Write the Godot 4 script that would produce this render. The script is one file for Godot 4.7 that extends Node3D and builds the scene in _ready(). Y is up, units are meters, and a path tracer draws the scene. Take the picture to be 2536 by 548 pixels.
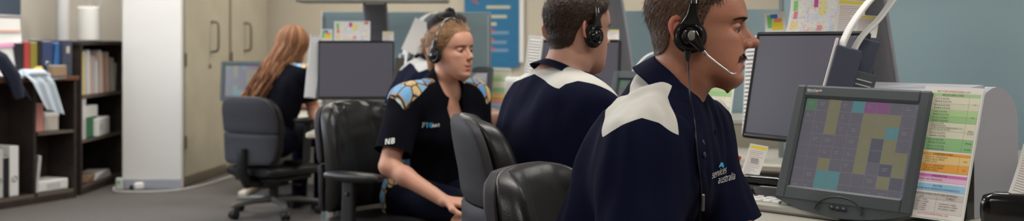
extends Node3D
# ---------------------------------------------------------------- office call-centre, built in metres, y up
const FPX := 2800.0
const CAM_Y := 1.15
var M := {}
var box_cache := {}
var used := {}
var seated := []

class MB:
	var v := PackedVector3Array()
	var n := PackedVector3Array()
	var uv := PackedVector2Array()
	var c := PackedColorArray()
	var ix := PackedInt32Array()
	func vert(p: Vector3, nn := Vector3.UP, u := Vector2.ZERO, col := Color.WHITE) -> int:
		v.append(p); n.append(nn); uv.append(u); c.append(col)
		return v.size() - 1
	func tri(a: int, b: int, d: int) -> void:
		var x := (v[b] - v[a]).cross(v[d] - v[a])
		if x.dot(n[a] + n[b] + n[d]) > 0.0:
			ix.append(a); ix.append(d); ix.append(b)
		else:
			ix.append(a); ix.append(b); ix.append(d)
	func flat_tri(a: Vector3, b: Vector3, d: Vector3, nn: Vector3) -> void:
		tri(vert(a, nn), vert(b, nn), vert(d, nn))
	func quad(a: Vector3, b: Vector3, d: Vector3, e: Vector3, nn: Vector3, flat_uv := false) -> void:
		var i := vert(a, nn, Vector2(0, 1))
		var j := vert(b, nn, Vector2(1, 1))
		var k := vert(d, nn, Vector2(1, 0))
		var l := vert(e, nn, Vector2(0, 0))
		tri(i, j, k); tri(i, k, l)
	func add(o: MB) -> void:
		var s := v.size()
		v.append_array(o.v); n.append_array(o.n); uv.append_array(o.uv); c.append_array(o.c)
		for q in o.ix: ix.append(q + s)
	func moved(t: Transform3D) -> MB:
		for i in v.size():
			v[i] = t * v[i]
			n[i] = (t.basis * n[i]).normalized()
		return self
	# smooth normals from the faces of a grid; quads laid as index rows
	func mesh() -> ArrayMesh:
		var a := []
		a.resize(Mesh.ARRAY_MAX)
		a[Mesh.ARRAY_VERTEX] = v; a[Mesh.ARRAY_NORMAL] = n; a[Mesh.ARRAY_TEX_UV] = uv; a[Mesh.ARRAY_COLOR] = c; a[Mesh.ARRAY_INDEX] = ix
		var m := ArrayMesh.new()
		if ix.size() > 0: m.add_surface_from_arrays(Mesh.PRIMITIVE_TRIANGLES, a)
		return m

func at(x: float, y: float, d: float) -> Vector3:
	return Vector3((x - 1268.0) / FPX * d, CAM_Y - (y - 100.0) / FPX * d, -d)

# ---------------------------------------------------------------- materials
func mat(called: String, col: Color, rough := 0.6, metal := 0.0) -> StandardMaterial3D:
	var m := StandardMaterial3D.new()
	m.resource_name = called; m.albedo_color = col; m.roughness = rough; m.metallic = metal
	M[called] = m
	return m

func noise_tex(freq: float, seed_: int, lo: Color, hi: Color, size := 256, kind := FastNoiseLite.TYPE_SIMPLEX_SMOOTH, oct := 4) -> NoiseTexture2D:
	var f := FastNoiseLite.new()
	f.noise_type = kind; f.frequency = freq; f.seed = seed_; f.fractal_octaves = oct
	var t := NoiseTexture2D.new()
	t.width = size; t.height = size; t.seamless = true; t.noise = f
	var g := Gradient.new()
	g.set_color(0, lo); g.set_color(1, hi)
	t.color_ramp = g
	return t

func relief(m: StandardMaterial3D, freq: float, seed_: int, depth_cm: float, scale: float, kind := FastNoiseLite.TYPE_SIMPLEX_SMOOTH) -> void:
	m.heightmap_enabled = true
	m.heightmap_texture = noise_tex(freq, seed_, Color.BLACK, Color.WHITE, 256, kind)
	m.heightmap_scale = depth_cm
	m.uv1_triplanar = true
	m.uv1_scale = Vector3(scale, scale, scale)

func grained(m: StandardMaterial3D, freq: float, seed_: int, lo: float, scale: float) -> void:
	m.albedo_texture = noise_tex(freq, seed_, Color(lo, lo, lo), Color.WHITE)
	m.uv1_triplanar = true
	m.uv1_scale = Vector3(scale, scale, scale)

func glow(called: String, col: Color, energy: float) -> StandardMaterial3D:
	var m := mat(called, col, 0.5)
	m.emission_enabled = true; m.emission = col; m.emission_energy_multiplier = energy
	return m

# ---------------------------------------------------------------- nodes
func numbered(called: String) -> String:
	if not used.has(called):
		used[called] = 0
		return called
	used[called] += 1
	return "%s_%03d" % [called, used[called]]

func thing(called: String, label: String, category: String, where := Transform3D.IDENTITY, group := "") -> Node3D:
	var o := Node3D.new()
	o.name = numbered(called); add_child(o); o.transform = where
	o.set_meta("label", label); o.set_meta("category", category)
	if group: o.set_meta("group", group)
	return o

func part(parent: Node3D, called: String, mesh: Mesh, m: Material, where := Transform3D.IDENTITY) -> MeshInstance3D:
	var o := MeshInstance3D.new()
	o.mesh = mesh; o.material_override = m; o.transform = where
	if parent == self:
		o.name = numbered(called); add_child(o)
	else:
		o.name = called; parent.add_child(o, true)
	return o

func struct(called: String, mesh: Mesh, m: Material, where := Transform3D.IDENTITY) -> MeshInstance3D:
	var o := part(self, called, mesh, m, where)
	o.set_meta("kind", "structure")
	o.set_meta("label", called.replace("_", " ") + " of the office room")
	return o

func tag(o: Node3D, label: String, category: String, group := "") -> Node3D:
	o.set_meta("label", label); o.set_meta("category", category)
	if group: o.set_meta("group", group)
	return o

func pos(p: Vector3, yaw := 0.0, tilt := 0.0, roll := 0.0) -> Transform3D:
	return Transform3D(Basis.from_euler(Vector3(deg_to_rad(tilt), deg_to_rad(yaw), deg_to_rad(roll))), p)

# ---------------------------------------------------------------- shapes
func box(size: Vector3, bevel := 0.004) -> ArrayMesh:
	var key := [size, bevel]
	if box_cache.has(key): return box_cache[key]
	var m := box_mb(size, bevel).mesh()
	box_cache[key] = m
	return m

func box_mb(size: Vector3, bevel := 0.004) -> MB:
	var b := MB.new()
	var h := size / 2.0
	var r: float = minf(bevel, minf(h.x, minf(h.y, h.z)) * 0.9)
	for ax in 3:
		for s in [-1.0, 1.0]:
			var nn := Vector3.ZERO
			nn[ax] = s
			var u := (ax + 1) % 3
			var w := (ax + 2) % 3
			var ps := []
			for q in [[-1, -1], [1, -1], [1, 1], [-1, 1]]:
				var p := Vector3.ZERO
				p[ax] = s * h[ax]; p[u] = q[0] * (h[u] - r); p[w] = q[1] * (h[w] - r)
				ps.append(p)
			b.quad(ps[0], ps[1], ps[2], ps[3], nn)
	for ax in 3:
		var u := (ax + 1) % 3
		var w := (ax + 2) % 3
		for su in [-1.0, 1.0]:
			for sw in [-1.0, 1.0]:
				var nn := Vector3.ZERO
				nn[u] = su; nn[w] = sw
				nn = nn.normalized()
				var ps := []
				for e in [-1.0, 1.0]:
					var p := Vector3.ZERO
					p[ax] = e * (h[ax] - r); p[u] = su * h[u]; p[w] = sw * (h[w] - r)
					var q := p
					q[u] = su * (h[u] - r); q[w] = sw * h[w]
					ps.append(p); ps.append(q)
				b.quad(ps[0], ps[1], ps[3], ps[2], nn)
	for sx in [-1.0, 1.0]:
		for sy in [-1.0, 1.0]:
			for sz in [-1.0, 1.0]:
				var s := Vector3(sx, sy, sz)
				b.flat_tri(Vector3(sx * h.x, sy * (h.y - r), sz * (h.z - r)), Vector3(sx * (h.x - r), sy * h.y, sz * (h.z - r)), Vector3(sx * (h.x - r), sy * (h.y - r), sz * h.z), s.normalized())
	return b

func bx(parent: Node3D, called: String, m: Material, size: Vector3, where: Vector3, yaw := 0.0, tilt := 0.0, roll := 0.0, bevel := 0.004) -> MeshInstance3D:
	return part(parent, called, box(size, bevel), m, pos(where, yaw, tilt, roll))

# smooth grid: rows of points, closed round u and/or v
func grid(rows: Array, closed_u := false, closed_v := false) -> MB:
	var b := MB.new()
	var nv := rows.size()
	var nu: int = rows[0].size()
	for j in nv:
		for i in nu:
			b.vert(rows[j][i], Vector3.ZERO, Vector2(float(i) / nu, float(j) / maxf(1.0, nv - 1)))
	var mu := nu if closed_u else nu - 1
	var mv := nv if closed_v else nv - 1
	for j in mv:
		for i in mu:
			var a := j * nu + i
			var e := j * nu + (i + 1) % nu
			var f := ((j + 1) % nv) * nu + (i + 1) % nu
			var g := ((j + 1) % nv) * nu + i
			var x := (b.v[f] - b.v[a]).cross(b.v[g] - b.v[e])
			for q in [a, e, f, g]: b.n[q] += x
			b.ix.append_array(PackedInt32Array([a, f, e, a, g, f]))
	for i in b.n.size(): b.n[i] = b.n[i].normalized()
	return b

func flip(b: MB) -> MB:
	for i in b.n.size(): b.n[i] = -b.n[i]
	for t in b.ix.size() / 3:
		var q := b.ix[t * 3 + 1]
		b.ix[t * 3 + 1] = b.ix[t * 3 + 2]
		b.ix[t * 3 + 2] = q
	return b

func outward(b: MB) -> MB:
	var mid := Vector3.ZERO
	for p in b.v: mid += p
	mid /= b.v.size()
	var s := 0.0
	for i in b.v.size(): s += b.n[i].dot(b.v[i] - mid)
	return flip(b) if s < 0.0 else b

# loft: sections [centre, half axis a, half axis b, exponent]; ends closed
func loft(secs: Array, nu := 24, displace = null) -> MB:
	var rows := []
	var all := secs.duplicate()
	for j in all.size():
		var s: Array = all[j]
		var row := PackedVector3Array()
		for i in nu:
			var t := TAU * i / nu
			var e: float = 2.0 / s[3]
			var x := signf(cos(t)) * pow(absf(cos(t)), e)
			var y := signf(sin(t)) * pow(absf(sin(t)), e)
			var p: Vector3 = s[0] + s[1] * x + s[2] * y
			if displace != null: p = displace.call(p, x, y, float(j) / (all.size() - 1))
			row.append(p)
		rows.append(row)
	var b := outward(grid(rows, true, false))
	for e in [0, all.size() - 1]:
		var c := Vector3.ZERO
		for p in rows[e]: c += p
		c /= nu
		var d: Vector3 = (rows[e][0] - c).cross(rows[e][nu / 4] - c)
		if d.dot(c - all[1 if e == 0 else all.size() - 2][0]) < 0.0: d = -d
		d = d.normalized() if d.length() > 1e-12 else Vector3.UP
		var k := b.vert(c, d)
		var o := b.v.size()
		for p in rows[e]: b.vert(p, d)
		for i in nu: b.tri(k, o + i, o + (i + 1) % nu)
	return b

func tube(pts: Array, radii, sides := 8) -> MB:
	var secs := []
	var up := Vector3.ZERO
	for i in pts.size():
		var d: Vector3 = (pts[mini(i + 1, pts.size() - 1)] - pts[maxi(i - 1, 0)]).normalized()
		if up == Vector3.ZERO:
			up = Vector3.UP if absf(d.y) < 0.9 else Vector3.RIGHT
		var a := d.cross(up).normalized()
		var b := a.cross(d).normalized()
		up = b
		var r: float = radii[i] if radii is Array else radii
		secs.append([pts[i], a * r, b * r, 2.0])
	return loft(secs, sides)

func curve(ctrl: Array, n: int) -> Array:
	var out := []
	for i in n + 1:
		var t := float(i) / n * (ctrl.size() - 1)
		var k := mini(int(t), ctrl.size() - 2)
		var f := t - k
		var p0 = ctrl[maxi(k - 1, 0)]
		var p3 = ctrl[mini(k + 2, ctrl.size() - 1)]
		var a: Vector3 = ctrl[k]
		out.append(a.cubic_interpolate(ctrl[k + 1], p0, p3, f))
	return out

func lathe(profile: Array, n := 24) -> MB:   # profile of Vector2(radius, height) about y
	var rows := []
	for q in profile:
		var row := PackedVector3Array()
		for i in n:
			var t := TAU * i / n
			row.append(Vector3(q.x * cos(t), q.y, q.x * sin(t)))
		rows.append(row)
	return outward(grid(rows, true, false))

func extrude(pts: Array, depth: float) -> MB:   # outline in xy, thickness in z about 0
	var b := MB.new()
	var poly := PackedVector2Array(pts)
	var tr := Geometry2D.triangulate_polygon(poly)
	for s in [-1.0, 1.0]:
		for t in tr.size() / 3:
			var q := []
			for k in 3: q.append(Vector3(poly[tr[t * 3 + k]].x, poly[tr[t * 3 + k]].y, s * depth / 2))
			b.flat_tri(q[0], q[1], q[2], Vector3(0, 0, s))
	var cw := Geometry2D.is_polygon_clockwise(poly)
	for i in poly.size():
		var p := poly[i]
		var q := poly[(i + 1) % poly.size()]
		var e := q - p
		var nn := Vector3(e.y, -e.x, 0).normalized()
		if cw: nn = -nn
		b.quad(Vector3(p.x, p.y, depth / 2), Vector3(q.x, q.y, depth / 2), Vector3(q.x, q.y, -depth / 2), Vector3(p.x, p.y, -depth / 2), nn)
	return b

func text(parent: Node3D, called: String, s: String, h: float, m: Material, where: Transform3D, bold := false, align := HORIZONTAL_ALIGNMENT_LEFT) -> MeshInstance3D:
	var t := TextMesh.new()
	var f := SystemFont.new()
	f.font_names = PackedStringArray(["Droid Sans"])
	if bold: f.font_weight = 700
	t.font = f; t.text = s; t.font_size = 32; t.depth = 0.0; t.curve_step = 4.0
	t.pixel_size = h / 24.0
	t.horizontal_alignment = align; t.vertical_alignment = VERTICAL_ALIGNMENT_CENTER
	return part(parent, called, t, m, where)

func sheet(w: float, h: float, bend := 0.0, n := 6, thick := 0.0006) -> MB:   # a paper sheet, bent about its x axis, thin but closed
	var rows := []
	var front := []
	for j in n + 1:
		var t := float(j) / n - 0.5
		var row := PackedVector3Array()
		var z := bend * (t * t * 4.0 - 1.0)
		row.append(Vector3(-w / 2, t * h, z)); row.append(Vector3(w / 2, t * h, z))
		front.append(row)
	var b := grid(front)
	if b.n[0].z < 0: flip(b)
	for i in b.uv.size(): b.uv[i] = Vector2(b.v[i].x / w + 0.5, 0.5 - b.v[i].y / h)
	var c := MB.new()
	c.add(b)
	c.moved(Transform3D(Basis.IDENTITY, Vector3(0, 0, -thick)))
	flip(c)
	b.add(c)
	return b

# ---------------------------------------------------------------- soft bodies: a distance field meshed as surface nets
class Field:
	var n := 0
	var ax := PackedVector3Array()
	var ab := PackedVector3Array()
	var il := PackedFloat32Array()
	var ra := PackedFloat32Array()
	var rb := PackedFloat32Array()
	var kk := PackedFloat32Array()
	var head := false
	var inv := Transform3D.IDENTITY
	var scl := 1.0
	var hair := false
	var female := false
	var hair_amp := 1.0
	var hairline := []
	var noise: FastNoiseLite
	var amp := 0.0
	var stretch := Vector3.ONE
	var neck_k := 0.025
	static var tw := PackedFloat32Array()
	static var tf := PackedFloat32Array()
	static var tb := PackedFloat32Array()
	static func table(pts: Array) -> PackedFloat32Array:
		var o := PackedFloat32Array()
		for i in 261:
			var y := -0.125 + i * 0.001
			var k := 0
			while k < pts.size() - 2 and y > pts[k + 1][0]: k += 1
			var p0: Array = pts[maxi(k - 1, 0)]
			var p1: Array = pts[k]
			var p2: Array = pts[k + 1]
			var p3: Array = pts[mini(k + 2, pts.size() - 1)]
			var t := clampf((y - p1[0]) / (p2[0] - p1[0]), 0.0, 1.0)
			# monotone-ish hermite
			var h: float = p2[0] - p1[0]
			var m1: float = (p2[1] - p0[1]) / maxf(p2[0] - p0[0], 1e-5) * h
			var m2: float = (p3[1] - p1[1]) / maxf(p3[0] - p1[0], 1e-5) * h
			var t2 := t * t
			var t3 := t2 * t
			o.append((2 * t3 - 3 * t2 + 1) * p1[1] + (t3 - 2 * t2 + t) * m1 + (-2 * t3 + 3 * t2) * p2[1] + (t3 - t2) * m2)
		return o
	static func tables() -> void:
		if tw.size(): return
		tw = table([[-0.114, 0.006], [-0.110, 0.019], [-0.102, 0.031], [-0.092, 0.042], [-0.08, 0.051], [-0.06, 0.0595], [-0.04, 0.0645], [-0.02, 0.0685], [0.0, 0.0715], [0.02, 0.074], [0.04, 0.0765], [0.06, 0.0765], [0.08, 0.073], [0.1, 0.063], [0.112, 0.052], [0.12, 0.041], [0.126, 0.027], [0.1295, 0.012], [0.131, 0.002]])
		tf = table([[-0.114, 0.070], [-0.110, 0.082], [-0.102, 0.0905], [-0.092, 0.0945], [-0.0855, 0.0935], [-0.079, 0.0930], [-0.071, 0.0935], [-0.0645, 0.0945], [-0.058, 0.0955], [-0.050, 0.0960], [-0.042, 0.0955], [-0.02, 0.0915], [0.0, 0.089], [0.018, 0.0905], [0.028, 0.0965], [0.04, 0.1005], [0.06, 0.098], [0.08, 0.089], [0.1, 0.072], [0.112, 0.056], [0.12, 0.042], [0.126, 0.026], [0.1295, 0.011], [0.131, 0.001]])
		tb = table([[-0.114, 0.058], [-0.110, 0.048], [-0.102, 0.035], [-0.092, 0.022], [-0.08, 0.004], [-0.06, -0.026], [-0.04, -0.058], [-0.02, -0.080], [0.0, -0.088], [0.02, -0.094], [0.04, -0.0955], [0.06, -0.094], [0.08, -0.088], [0.1, -0.075], [0.112, -0.062], [0.12, -0.047], [0.126, -0.029], [0.1295, -0.012], [0.131, -0.002]])
	func bone(a: Vector3, b: Vector3, r1: float, r2: float, k := 0.03) -> void:
		ax.append(a); ab.append(b - a); il.append(1.0 / maxf((b - a).length_squared(), 1e-9)); ra.append(r1); rb.append(r2); kk.append(k)
		n += 1
	func chain(pts: Array, rr: Array, k := 0.02) -> void:
		for i in pts.size() - 1: bone(pts[i], pts[i + 1], rr[i], rr[i + 1], k)
	static func sg(x: float) -> float: return exp(-x * x)
	static func wy(y: float) -> float:   # face heights: where a feature sits against where the tables keep it
		if y > 0.045 or y < -0.12: return y
		if y > 0.0145: return lerpf(0.0125, 0.045, (y - 0.0145) / 0.0305)
		if y > -0.016: return lerpf(-0.0275, 0.0125, (y + 0.016) / 0.0305)
		if y > -0.030: return lerpf(-0.042, -0.0275, (y + 0.030) / 0.014)
		if y > -0.0575: return lerpf(-0.0645, -0.042, (y + 0.0575) / 0.0275)
		if y > -0.092: return lerpf(-0.095, -0.0645, (y + 0.092) / 0.0345)
		return lerpf(-0.12, -0.095, (y + 0.12) / 0.028)
	func skull(q: Vector3) -> float:
		var y := clampf(q.y, -0.1135, 0.1305)
		var fi := (y + 0.125) * 1000.0
		var i := int(fi)
		var t := fi - i
		var w := tw[i] + (tw[i + 1] - tw[i]) * t
		var fj := (clampf(wy(y), -0.1135, 0.1305) + 0.125) * 1000.0
		var j := int(fj)
		var zf := tf[j] + (tf[j + 1] - tf[j]) * (fj - j)
		var zb := tb[i] + (tb[i + 1] - tb[i]) * t
		if female:
			w *= lerpf(0.90, 1.0, smoothstep(-0.10, -0.01, y))
			zf -= 0.0035 * sg((y + 0.10) / 0.02) + 0.003 * sg((y - 0.036) / 0.016)
		var zc := (zf + zb) * 0.5
		var hz := maxf((zf - zb) * 0.5, 0.001)
		var a := absf(q.x) / w
		var b := absf(q.z - zc) / hz
		var r := 0.0
		if q.z > zc: r = pow(pow(a, 2.25) + pow(b, 2.25), 1.0 / 2.25)
		else: r = sqrt(a * a + b * b)
		return (r - 1.0) * minf(w, hz) + absf(q.y - y) * 0.8
	func head_at(q: Vector3) -> float:
		var f := skull(q)
		if f > 0.06: return f
		if hair:
			var th := lerpf(0.0022, 0.013, smoothstep(-0.03, 0.09, q.y)) * hair_amp
			th += 0.006 * hair_amp * smoothstep(0.06, 0.12, q.y) * smoothstep(0.0, 0.07, q.z)
			if hairline:
				var zl: float = hairline[-1][1]
				for i in hairline.size() - 1:
					if q.y <= hairline[i + 1][0]:
						zl = lerpf(hairline[i][1], hairline[i + 1][1], clampf((q.y - hairline[i][0]) / (hairline[i + 1][0] - hairline[i][0]), 0.0, 1.0))
						break
				th *= lerpf(0.12, 1.0, smoothstep(-0.002, 0.040, zl - q.z))
			f -= th
			if noise: f += noise.get_noise_3d(q.x * 420.0, q.y * 160.0, q.z * 160.0) * 0.0022 * hair_amp
			return f
		var x := absf(q.x)
		var qy := q.y
		if q.z > 0.02:
			q.y = wy(q.y)
			# sockets, brow, cheek, mouth
			f += 0.0085 * sg((x - 0.031) / 0.0165) * sg((q.y - 0.013) / 0.0125)
			f += 0.004 * sg((x - 0.016) / 0.008) * sg((q.y - 0.016) / 0.014)
			f -= (0.0018 if female else 0.0038) * sg((x - 0.028) / 0.02) * sg((q.y - 0.034) / 0.009)
			f -= (0.0048 if female else 0.0035) * sg((x - 0.043) / 0.02) * sg((q.y + 0.016) / 0.019)
			var my := q.y - (7.0 if female else 1.0) * x * x
			f += 0.0028 * sg((my + 0.0645) / 0.0028) * smoothstep(0.021 if female else 0.034, 0.012 if female else 0.024, x)
			f += 0.0020 * sg((x - (0.020 if female else 0.031)) / 0.005) * sg((my + 0.0645) / 0.006)
			f -= 0.0052 * sg((my + 0.0580) / 0.0052) * sg(x / 0.017)
			f -= 0.0050 * sg((my + 0.0715) / 0.0056) * sg(x / 0.015)
			f += 0.0030 * sg((q.y + 0.0825) / 0.0050) * sg(x / 0.020)
			f += 0.0012 * sg(x / 0.0045) * sg((q.y + 0.05) / 0.006)
			f -= 0.0030 * sg(x / 0.018) * sg((q.y + 0.094) / 0.012)
			# nose
			var k := 0.90 if female else 1.0
			var a0 := Vector3(0, 0.019, 0.0905)
			var d0 := Vector3(0, -0.044, 0.0235 * k)
			var h := clampf((q - a0).dot(d0) / d0.length_squared(), 0.0, 1.0)
			var nd := (q - a0 - d0 * h).length() - lerpf(0.0055, 0.0100, h) * k
			f = smin(f, nd, 0.010)
			var a1 := Vector3(0, 0.017, 0.083)
			var d1 := Vector3(0, -0.046, 0.013)
			var h1 := clampf((q - a1).dot(d1) / d1.length_squared(), 0.0, 1.0)
			f = smin(f, (q - a1 - d1 * h1).length() - lerpf(0.0085, 0.0125, h1) * k, 0.009)
			f = smin(f, (q - Vector3(0, -0.0275, 0.1155 * k + 0.006 * (1.0 - k))).length() - 0.0110 * k, 0.008)
			f = smin(f, (Vector3(x, q.y, q.z) - Vector3(0.0125 * k, -0.0315, 0.1025)).length() - 0.0082 * k, 0.006)
			f += 0.0030 * sg((x - 0.0185) / 0.0035) * sg((q.y + 0.030) / 0.009) * smoothstep(0.08, 0.09, q.z)
			var nh := (Vector3(x, q.y, q.z) - Vector3(0.0065, -0.0400, 0.108)).length() - 0.0040
			f = maxf(f, -nh)
			# lids round the eye opening
			var ey := Vector3(x - 0.0315, q.y - 0.0125, q.z - 0.0730)
			var lid := ey.length() - 0.0148
			f = smin(f, lid, 0.004)
			var open := absf(ey.y + 0.0010 + ey.x * ey.x * 12.0) - (0.0029 if female else 0.0034) * smoothstep(0.0155, 0.004, absf(ey.x))
			if ey.z > 0.0: f = maxf(f, minf(0.0124 - ey.length(), 0.0) * -1.0 - open) if open < 0.0 and ey.length() < 0.018 else f
		q.y = qy
		# ear
		if x > 0.05 and q.z < 0.01 and q.z > -0.08:
			var ex := x - 0.0725
			var ey2 := q.y - 0.004
			var ez := q.z + 0.034
			var yy := ey2 * 0.966 - ez * 0.259
			var zz := ey2 * 0.259 + ez * 0.966
			var lobe := 0.019 * (1.0 + 0.25 * yy / 0.033)
			var rho := sqrt(pow(yy / 0.033, 2.0) + pow(zz / lobe, 2.0))
			var out := 0.004 - zz * 0.62
			var ring := Vector2((rho - 0.86) * 0.021, ex - out - 0.003).length() - 0.0042
			var plate := maxf((rho - 0.9) * 0.02, absf(ex - out + 0.002) - 0.0032)
			var ridge := Vector2((rho - 0.45) * 0.021, ex - out - 0.0005).length() - 0.0033
			if zz > 0.004: ridge = 1.0
			f = smin(f, smin(smin(ring, plate, 0.003), ridge, 0.003), 0.004)
		return f
	static func smin(a: float, b: float, k: float) -> float:
		var h := clampf(0.5 + 0.5 * (a - b) / k, 0.0, 1.0)
		return lerpf(a, b, h) - k * h * (1.0 - h)
	var act := PackedInt32Array()
	var act_head := true
	func focus_all() -> void:
		act.clear()
		for i in n: act.append(i)
		act_head = head
	func focus(mid: Vector3, rad: float) -> float:   # keep only the bones that can shape the field within rad of mid
		focus_all()
		var d := ev(mid)
		act.clear()
		for i in n:
			var q := mid - ax[i]
			var h := clampf(q.dot(ab[i]) * il[i], 0.0, 1.0)
			if (q - ab[i] * h).length() - ra[i] - (rb[i] - ra[i]) * h < d + kk[i] + 0.05 + 2.0 * rad: act.append(i)
		act_head = head and head_at(inv * mid) * scl < d + neck_k + 0.02 + 3.0 * rad
		return d
	func ev(p: Vector3) -> float:
		var d := 1.0
		for i in act:
			var q := p - ax[i]
			var h := clampf(q.dot(ab[i]) * il[i], 0.0, 1.0)
			var e := (q - ab[i] * h).length() - ra[i] - (rb[i] - ra[i]) * h
			if e < d + kk[i]:
				if d < e + kk[i]: d = smin(d, e, kk[i])
				else: d = e
		if act_head:
			var e := head_at(inv * p) * scl
			if hair: d = smin(d, e, 0.02)
			elif e < d + neck_k: d = smin(d, e, neck_k)
		if amp > 0.0 and d < 0.06:
			d += noise.get_noise_3d(p.x * stretch.x, p.y * stretch.y, p.z * stretch.z) * amp
		return d

func net(f: Field, lo: Vector3, hi: Vector3, cell: float, out: MB) -> void:
	Field.tables()
	var nx := int(ceil((hi.x - lo.x) / cell)) + 1
	var ny := int(ceil((hi.y - lo.y) / cell)) + 1
	var nz := int(ceil((hi.z - lo.z) / cell)) + 1
	var vals := PackedFloat32Array()
	vals.resize(nx * ny * nz); vals.fill(99.0)
	var cells := PackedInt32Array()
	cells.resize(nx * ny * nz); cells.fill(-1)
	var bs := 6
	var reach := cell * bs * 0.5 * 1.7320508 * 1.25 + 0.008
	var active := []
	for bz in range(0, nz - 1, bs):
		for by in range(0, ny - 1, bs):
			for b_x in range(0, nx - 1, bs):
				var mid := lo + Vector3(b_x + bs * 0.5, by + bs * 0.5, bz + bs * 0.5) * cell
				if absf(f.focus(mid, reach)) > reach: continue
				active.append(Vector3i(b_x, by, bz))
				for k in range(bz, mini(bz + bs + 1, nz)):
					for j in range(by, mini(by + bs + 1, ny)):
						var o := (k * ny + j) * nx
						for i in range(b_x, mini(b_x + bs + 1, nx)):
							if vals[o + i] == 99.0: vals[o + i] = f.ev(lo + Vector3(i, j, k) * cell)
	var off := [0, 1, nx, nx + 1, nx * ny, nx * ny + 1, nx * ny + nx, nx * ny + nx + 1]
	var edges := [[0, 1], [2, 3], [4, 5], [6, 7], [0, 2], [1, 3], [4, 6], [5, 7], [0, 4], [1, 5], [2, 6], [3, 7]]
	var corner := []
	for q in 8: corner.append(Vector3(q & 1, (q >> 1) & 1, (q >> 2) & 1))
	var cv := PackedFloat32Array()
	cv.resize(8)
	var made := []
	for a in active:
		f.focus(lo + (Vector3(a) + Vector3.ONE * bs * 0.5) * cell, reach)
		for k in range(a.z, mini(a.z + bs, nz - 1)):
			for j in range(a.y, mini(a.y + bs, ny - 1)):
				for i in range(a.x, mini(a.x + bs, nx - 1)):
					var o: int = (k * ny + j) * nx + i
					var neg := 0
					for q in 8:
						var val := vals[o + off[q]]
						cv[q] = val
						if val < 0.0: neg += 1
					if neg == 0 or neg == 8: continue
					var sum := Vector3.ZERO
					var cnt := 0
					for e in edges:
						var va := cv[e[0]]
						var vb := cv[e[1]]
						if (va < 0.0) != (vb < 0.0):
							sum += corner[e[0]].lerp(corner[e[1]], va / (va - vb))
							cnt += 1
					var p := lo + (Vector3(i, j, k) + sum / cnt) * cell
					var h := cell * 0.5
					var g := Vector3(f.ev(p + Vector3(h, 0, 0)) - f.ev(p - Vector3(h, 0, 0)), f.ev(p + Vector3(0, h, 0)) - f.ev(p - Vector3(0, h, 0)), f.ev(p + Vector3(0, 0, h)) - f.ev(p - Vector3(0, 0, h))).normalized()
					cells[o] = out.vert(p, g)
					made.append(Vector3i(i, j, k))
	f.focus_all()
	for q in made:
		var o: int = (q.z * ny + q.y) * nx + q.x
		var s := vals[o] < 0.0
		if q.y > 0 and q.z > 0 and q.x < nx - 1 and (vals[o + 1] < 0.0) != s: _face(cells, out, o, o - nx, o - nx - nx * ny, o - nx * ny)
		if q.x > 0 and q.z > 0 and q.y < ny - 1 and (vals[o + nx] < 0.0) != s: _face(cells, out, o, o - 1, o - 1 - nx * ny, o - nx * ny)
		if q.x > 0 and q.y > 0 and q.z < nz - 1 and (vals[o + nx * ny] < 0.0) != s: _face(cells, out, o, o - 1, o - 1 - nx, o - nx)

func _face(cells: PackedInt32Array, out: MB, a: int, b: int, c: int, d: int) -> void:
	if cells[a] < 0 or cells[b] < 0 or cells[c] < 0 or cells[d] < 0: return
	out.tri(cells[a], cells[b], cells[c])
	out.tri(cells[a], cells[c], cells[d])

# split a mesh where g changes sign; returns [g >= 0, g < 0] with clean cut edges
func split(b: MB, g: Callable) -> Array:
	var val := PackedFloat32Array()
	for p in b.v: val.append(g.call(p))
	var res := [MB.new(), MB.new()]
	var maps := [{}, {}]
	var cut := [{}, {}]
	for t in b.ix.size() / 3:
		var id := [b.ix[t * 3], b.ix[t * 3 + 1], b.ix[t * 3 + 2]]
		for side in 2:
			var sg := 1.0 if side == 0 else -1.0
			var poly := []
			for e in 3:
				var i: int = id[e]
				var j: int = id[(e + 1) % 3]
				var vi := val[i] * sg
				var vj := val[j] * sg
				if vi >= 0.0:
					if not maps[side].has(i): maps[side][i] = res[side].vert(b.v[i], b.n[i], b.uv[i], b.c[i])
					poly.append(maps[side][i])
				if (vi >= 0.0) != (vj >= 0.0):
					var key := Vector2i(mini(i, j), maxi(i, j))
					if not cut[side].has(key):
						var f := vi / (vi - vj)
						cut[side][key] = res[side].vert(b.v[i].lerp(b.v[j], f), b.n[i].lerp(b.n[j], f).normalized(), b.uv[i].lerp(b.uv[j], f), b.c[i].lerp(b.c[j], f))
					poly.append(cut[side][key])
			for q in range(1, poly.size() - 1):
				res[side].ix.append_array(PackedInt32Array([poly[0], poly[q], poly[q + 1]]))
	return res

# ---------------------------------------------------------------- people
func dir(deg: float) -> Vector3:   # heading: 0 = +x, positive turns towards +z
	return Vector3(cos(deg_to_rad(deg)), 0, sin(deg_to_rad(deg)))

func head_frame(p: Vector3, heading: float, pitch: float, roll: float, s: float) -> Transform3D:
	var f := dir(heading)
	var l := Vector3.UP.cross(f)
	var b := Basis(l, Vector3.UP, f)
	b = b * Basis.from_euler(Vector3(deg_to_rad(pitch), 0, deg_to_rad(roll)))
	return Transform3D(b.scaled(Vector3(s, s, s)) if false else Basis(b.x * s, b.y * s, b.z * s), p)

func bend_elbow(a: Vector3, w: Vector3, l1: float, l2: float, pole: Vector3) -> Vector3:
	var d := w - a
	var l := minf(d.length(), l1 + l2 - 0.002)
	var u := d.normalized()
	var x := (l1 * l1 - l2 * l2 + l * l) / (2.0 * l)
	var h := sqrt(maxf(l1 * l1 - x * x, 0.0))
	return a + u * x + (pole - u * pole.dot(u)).normalized() * h

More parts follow.
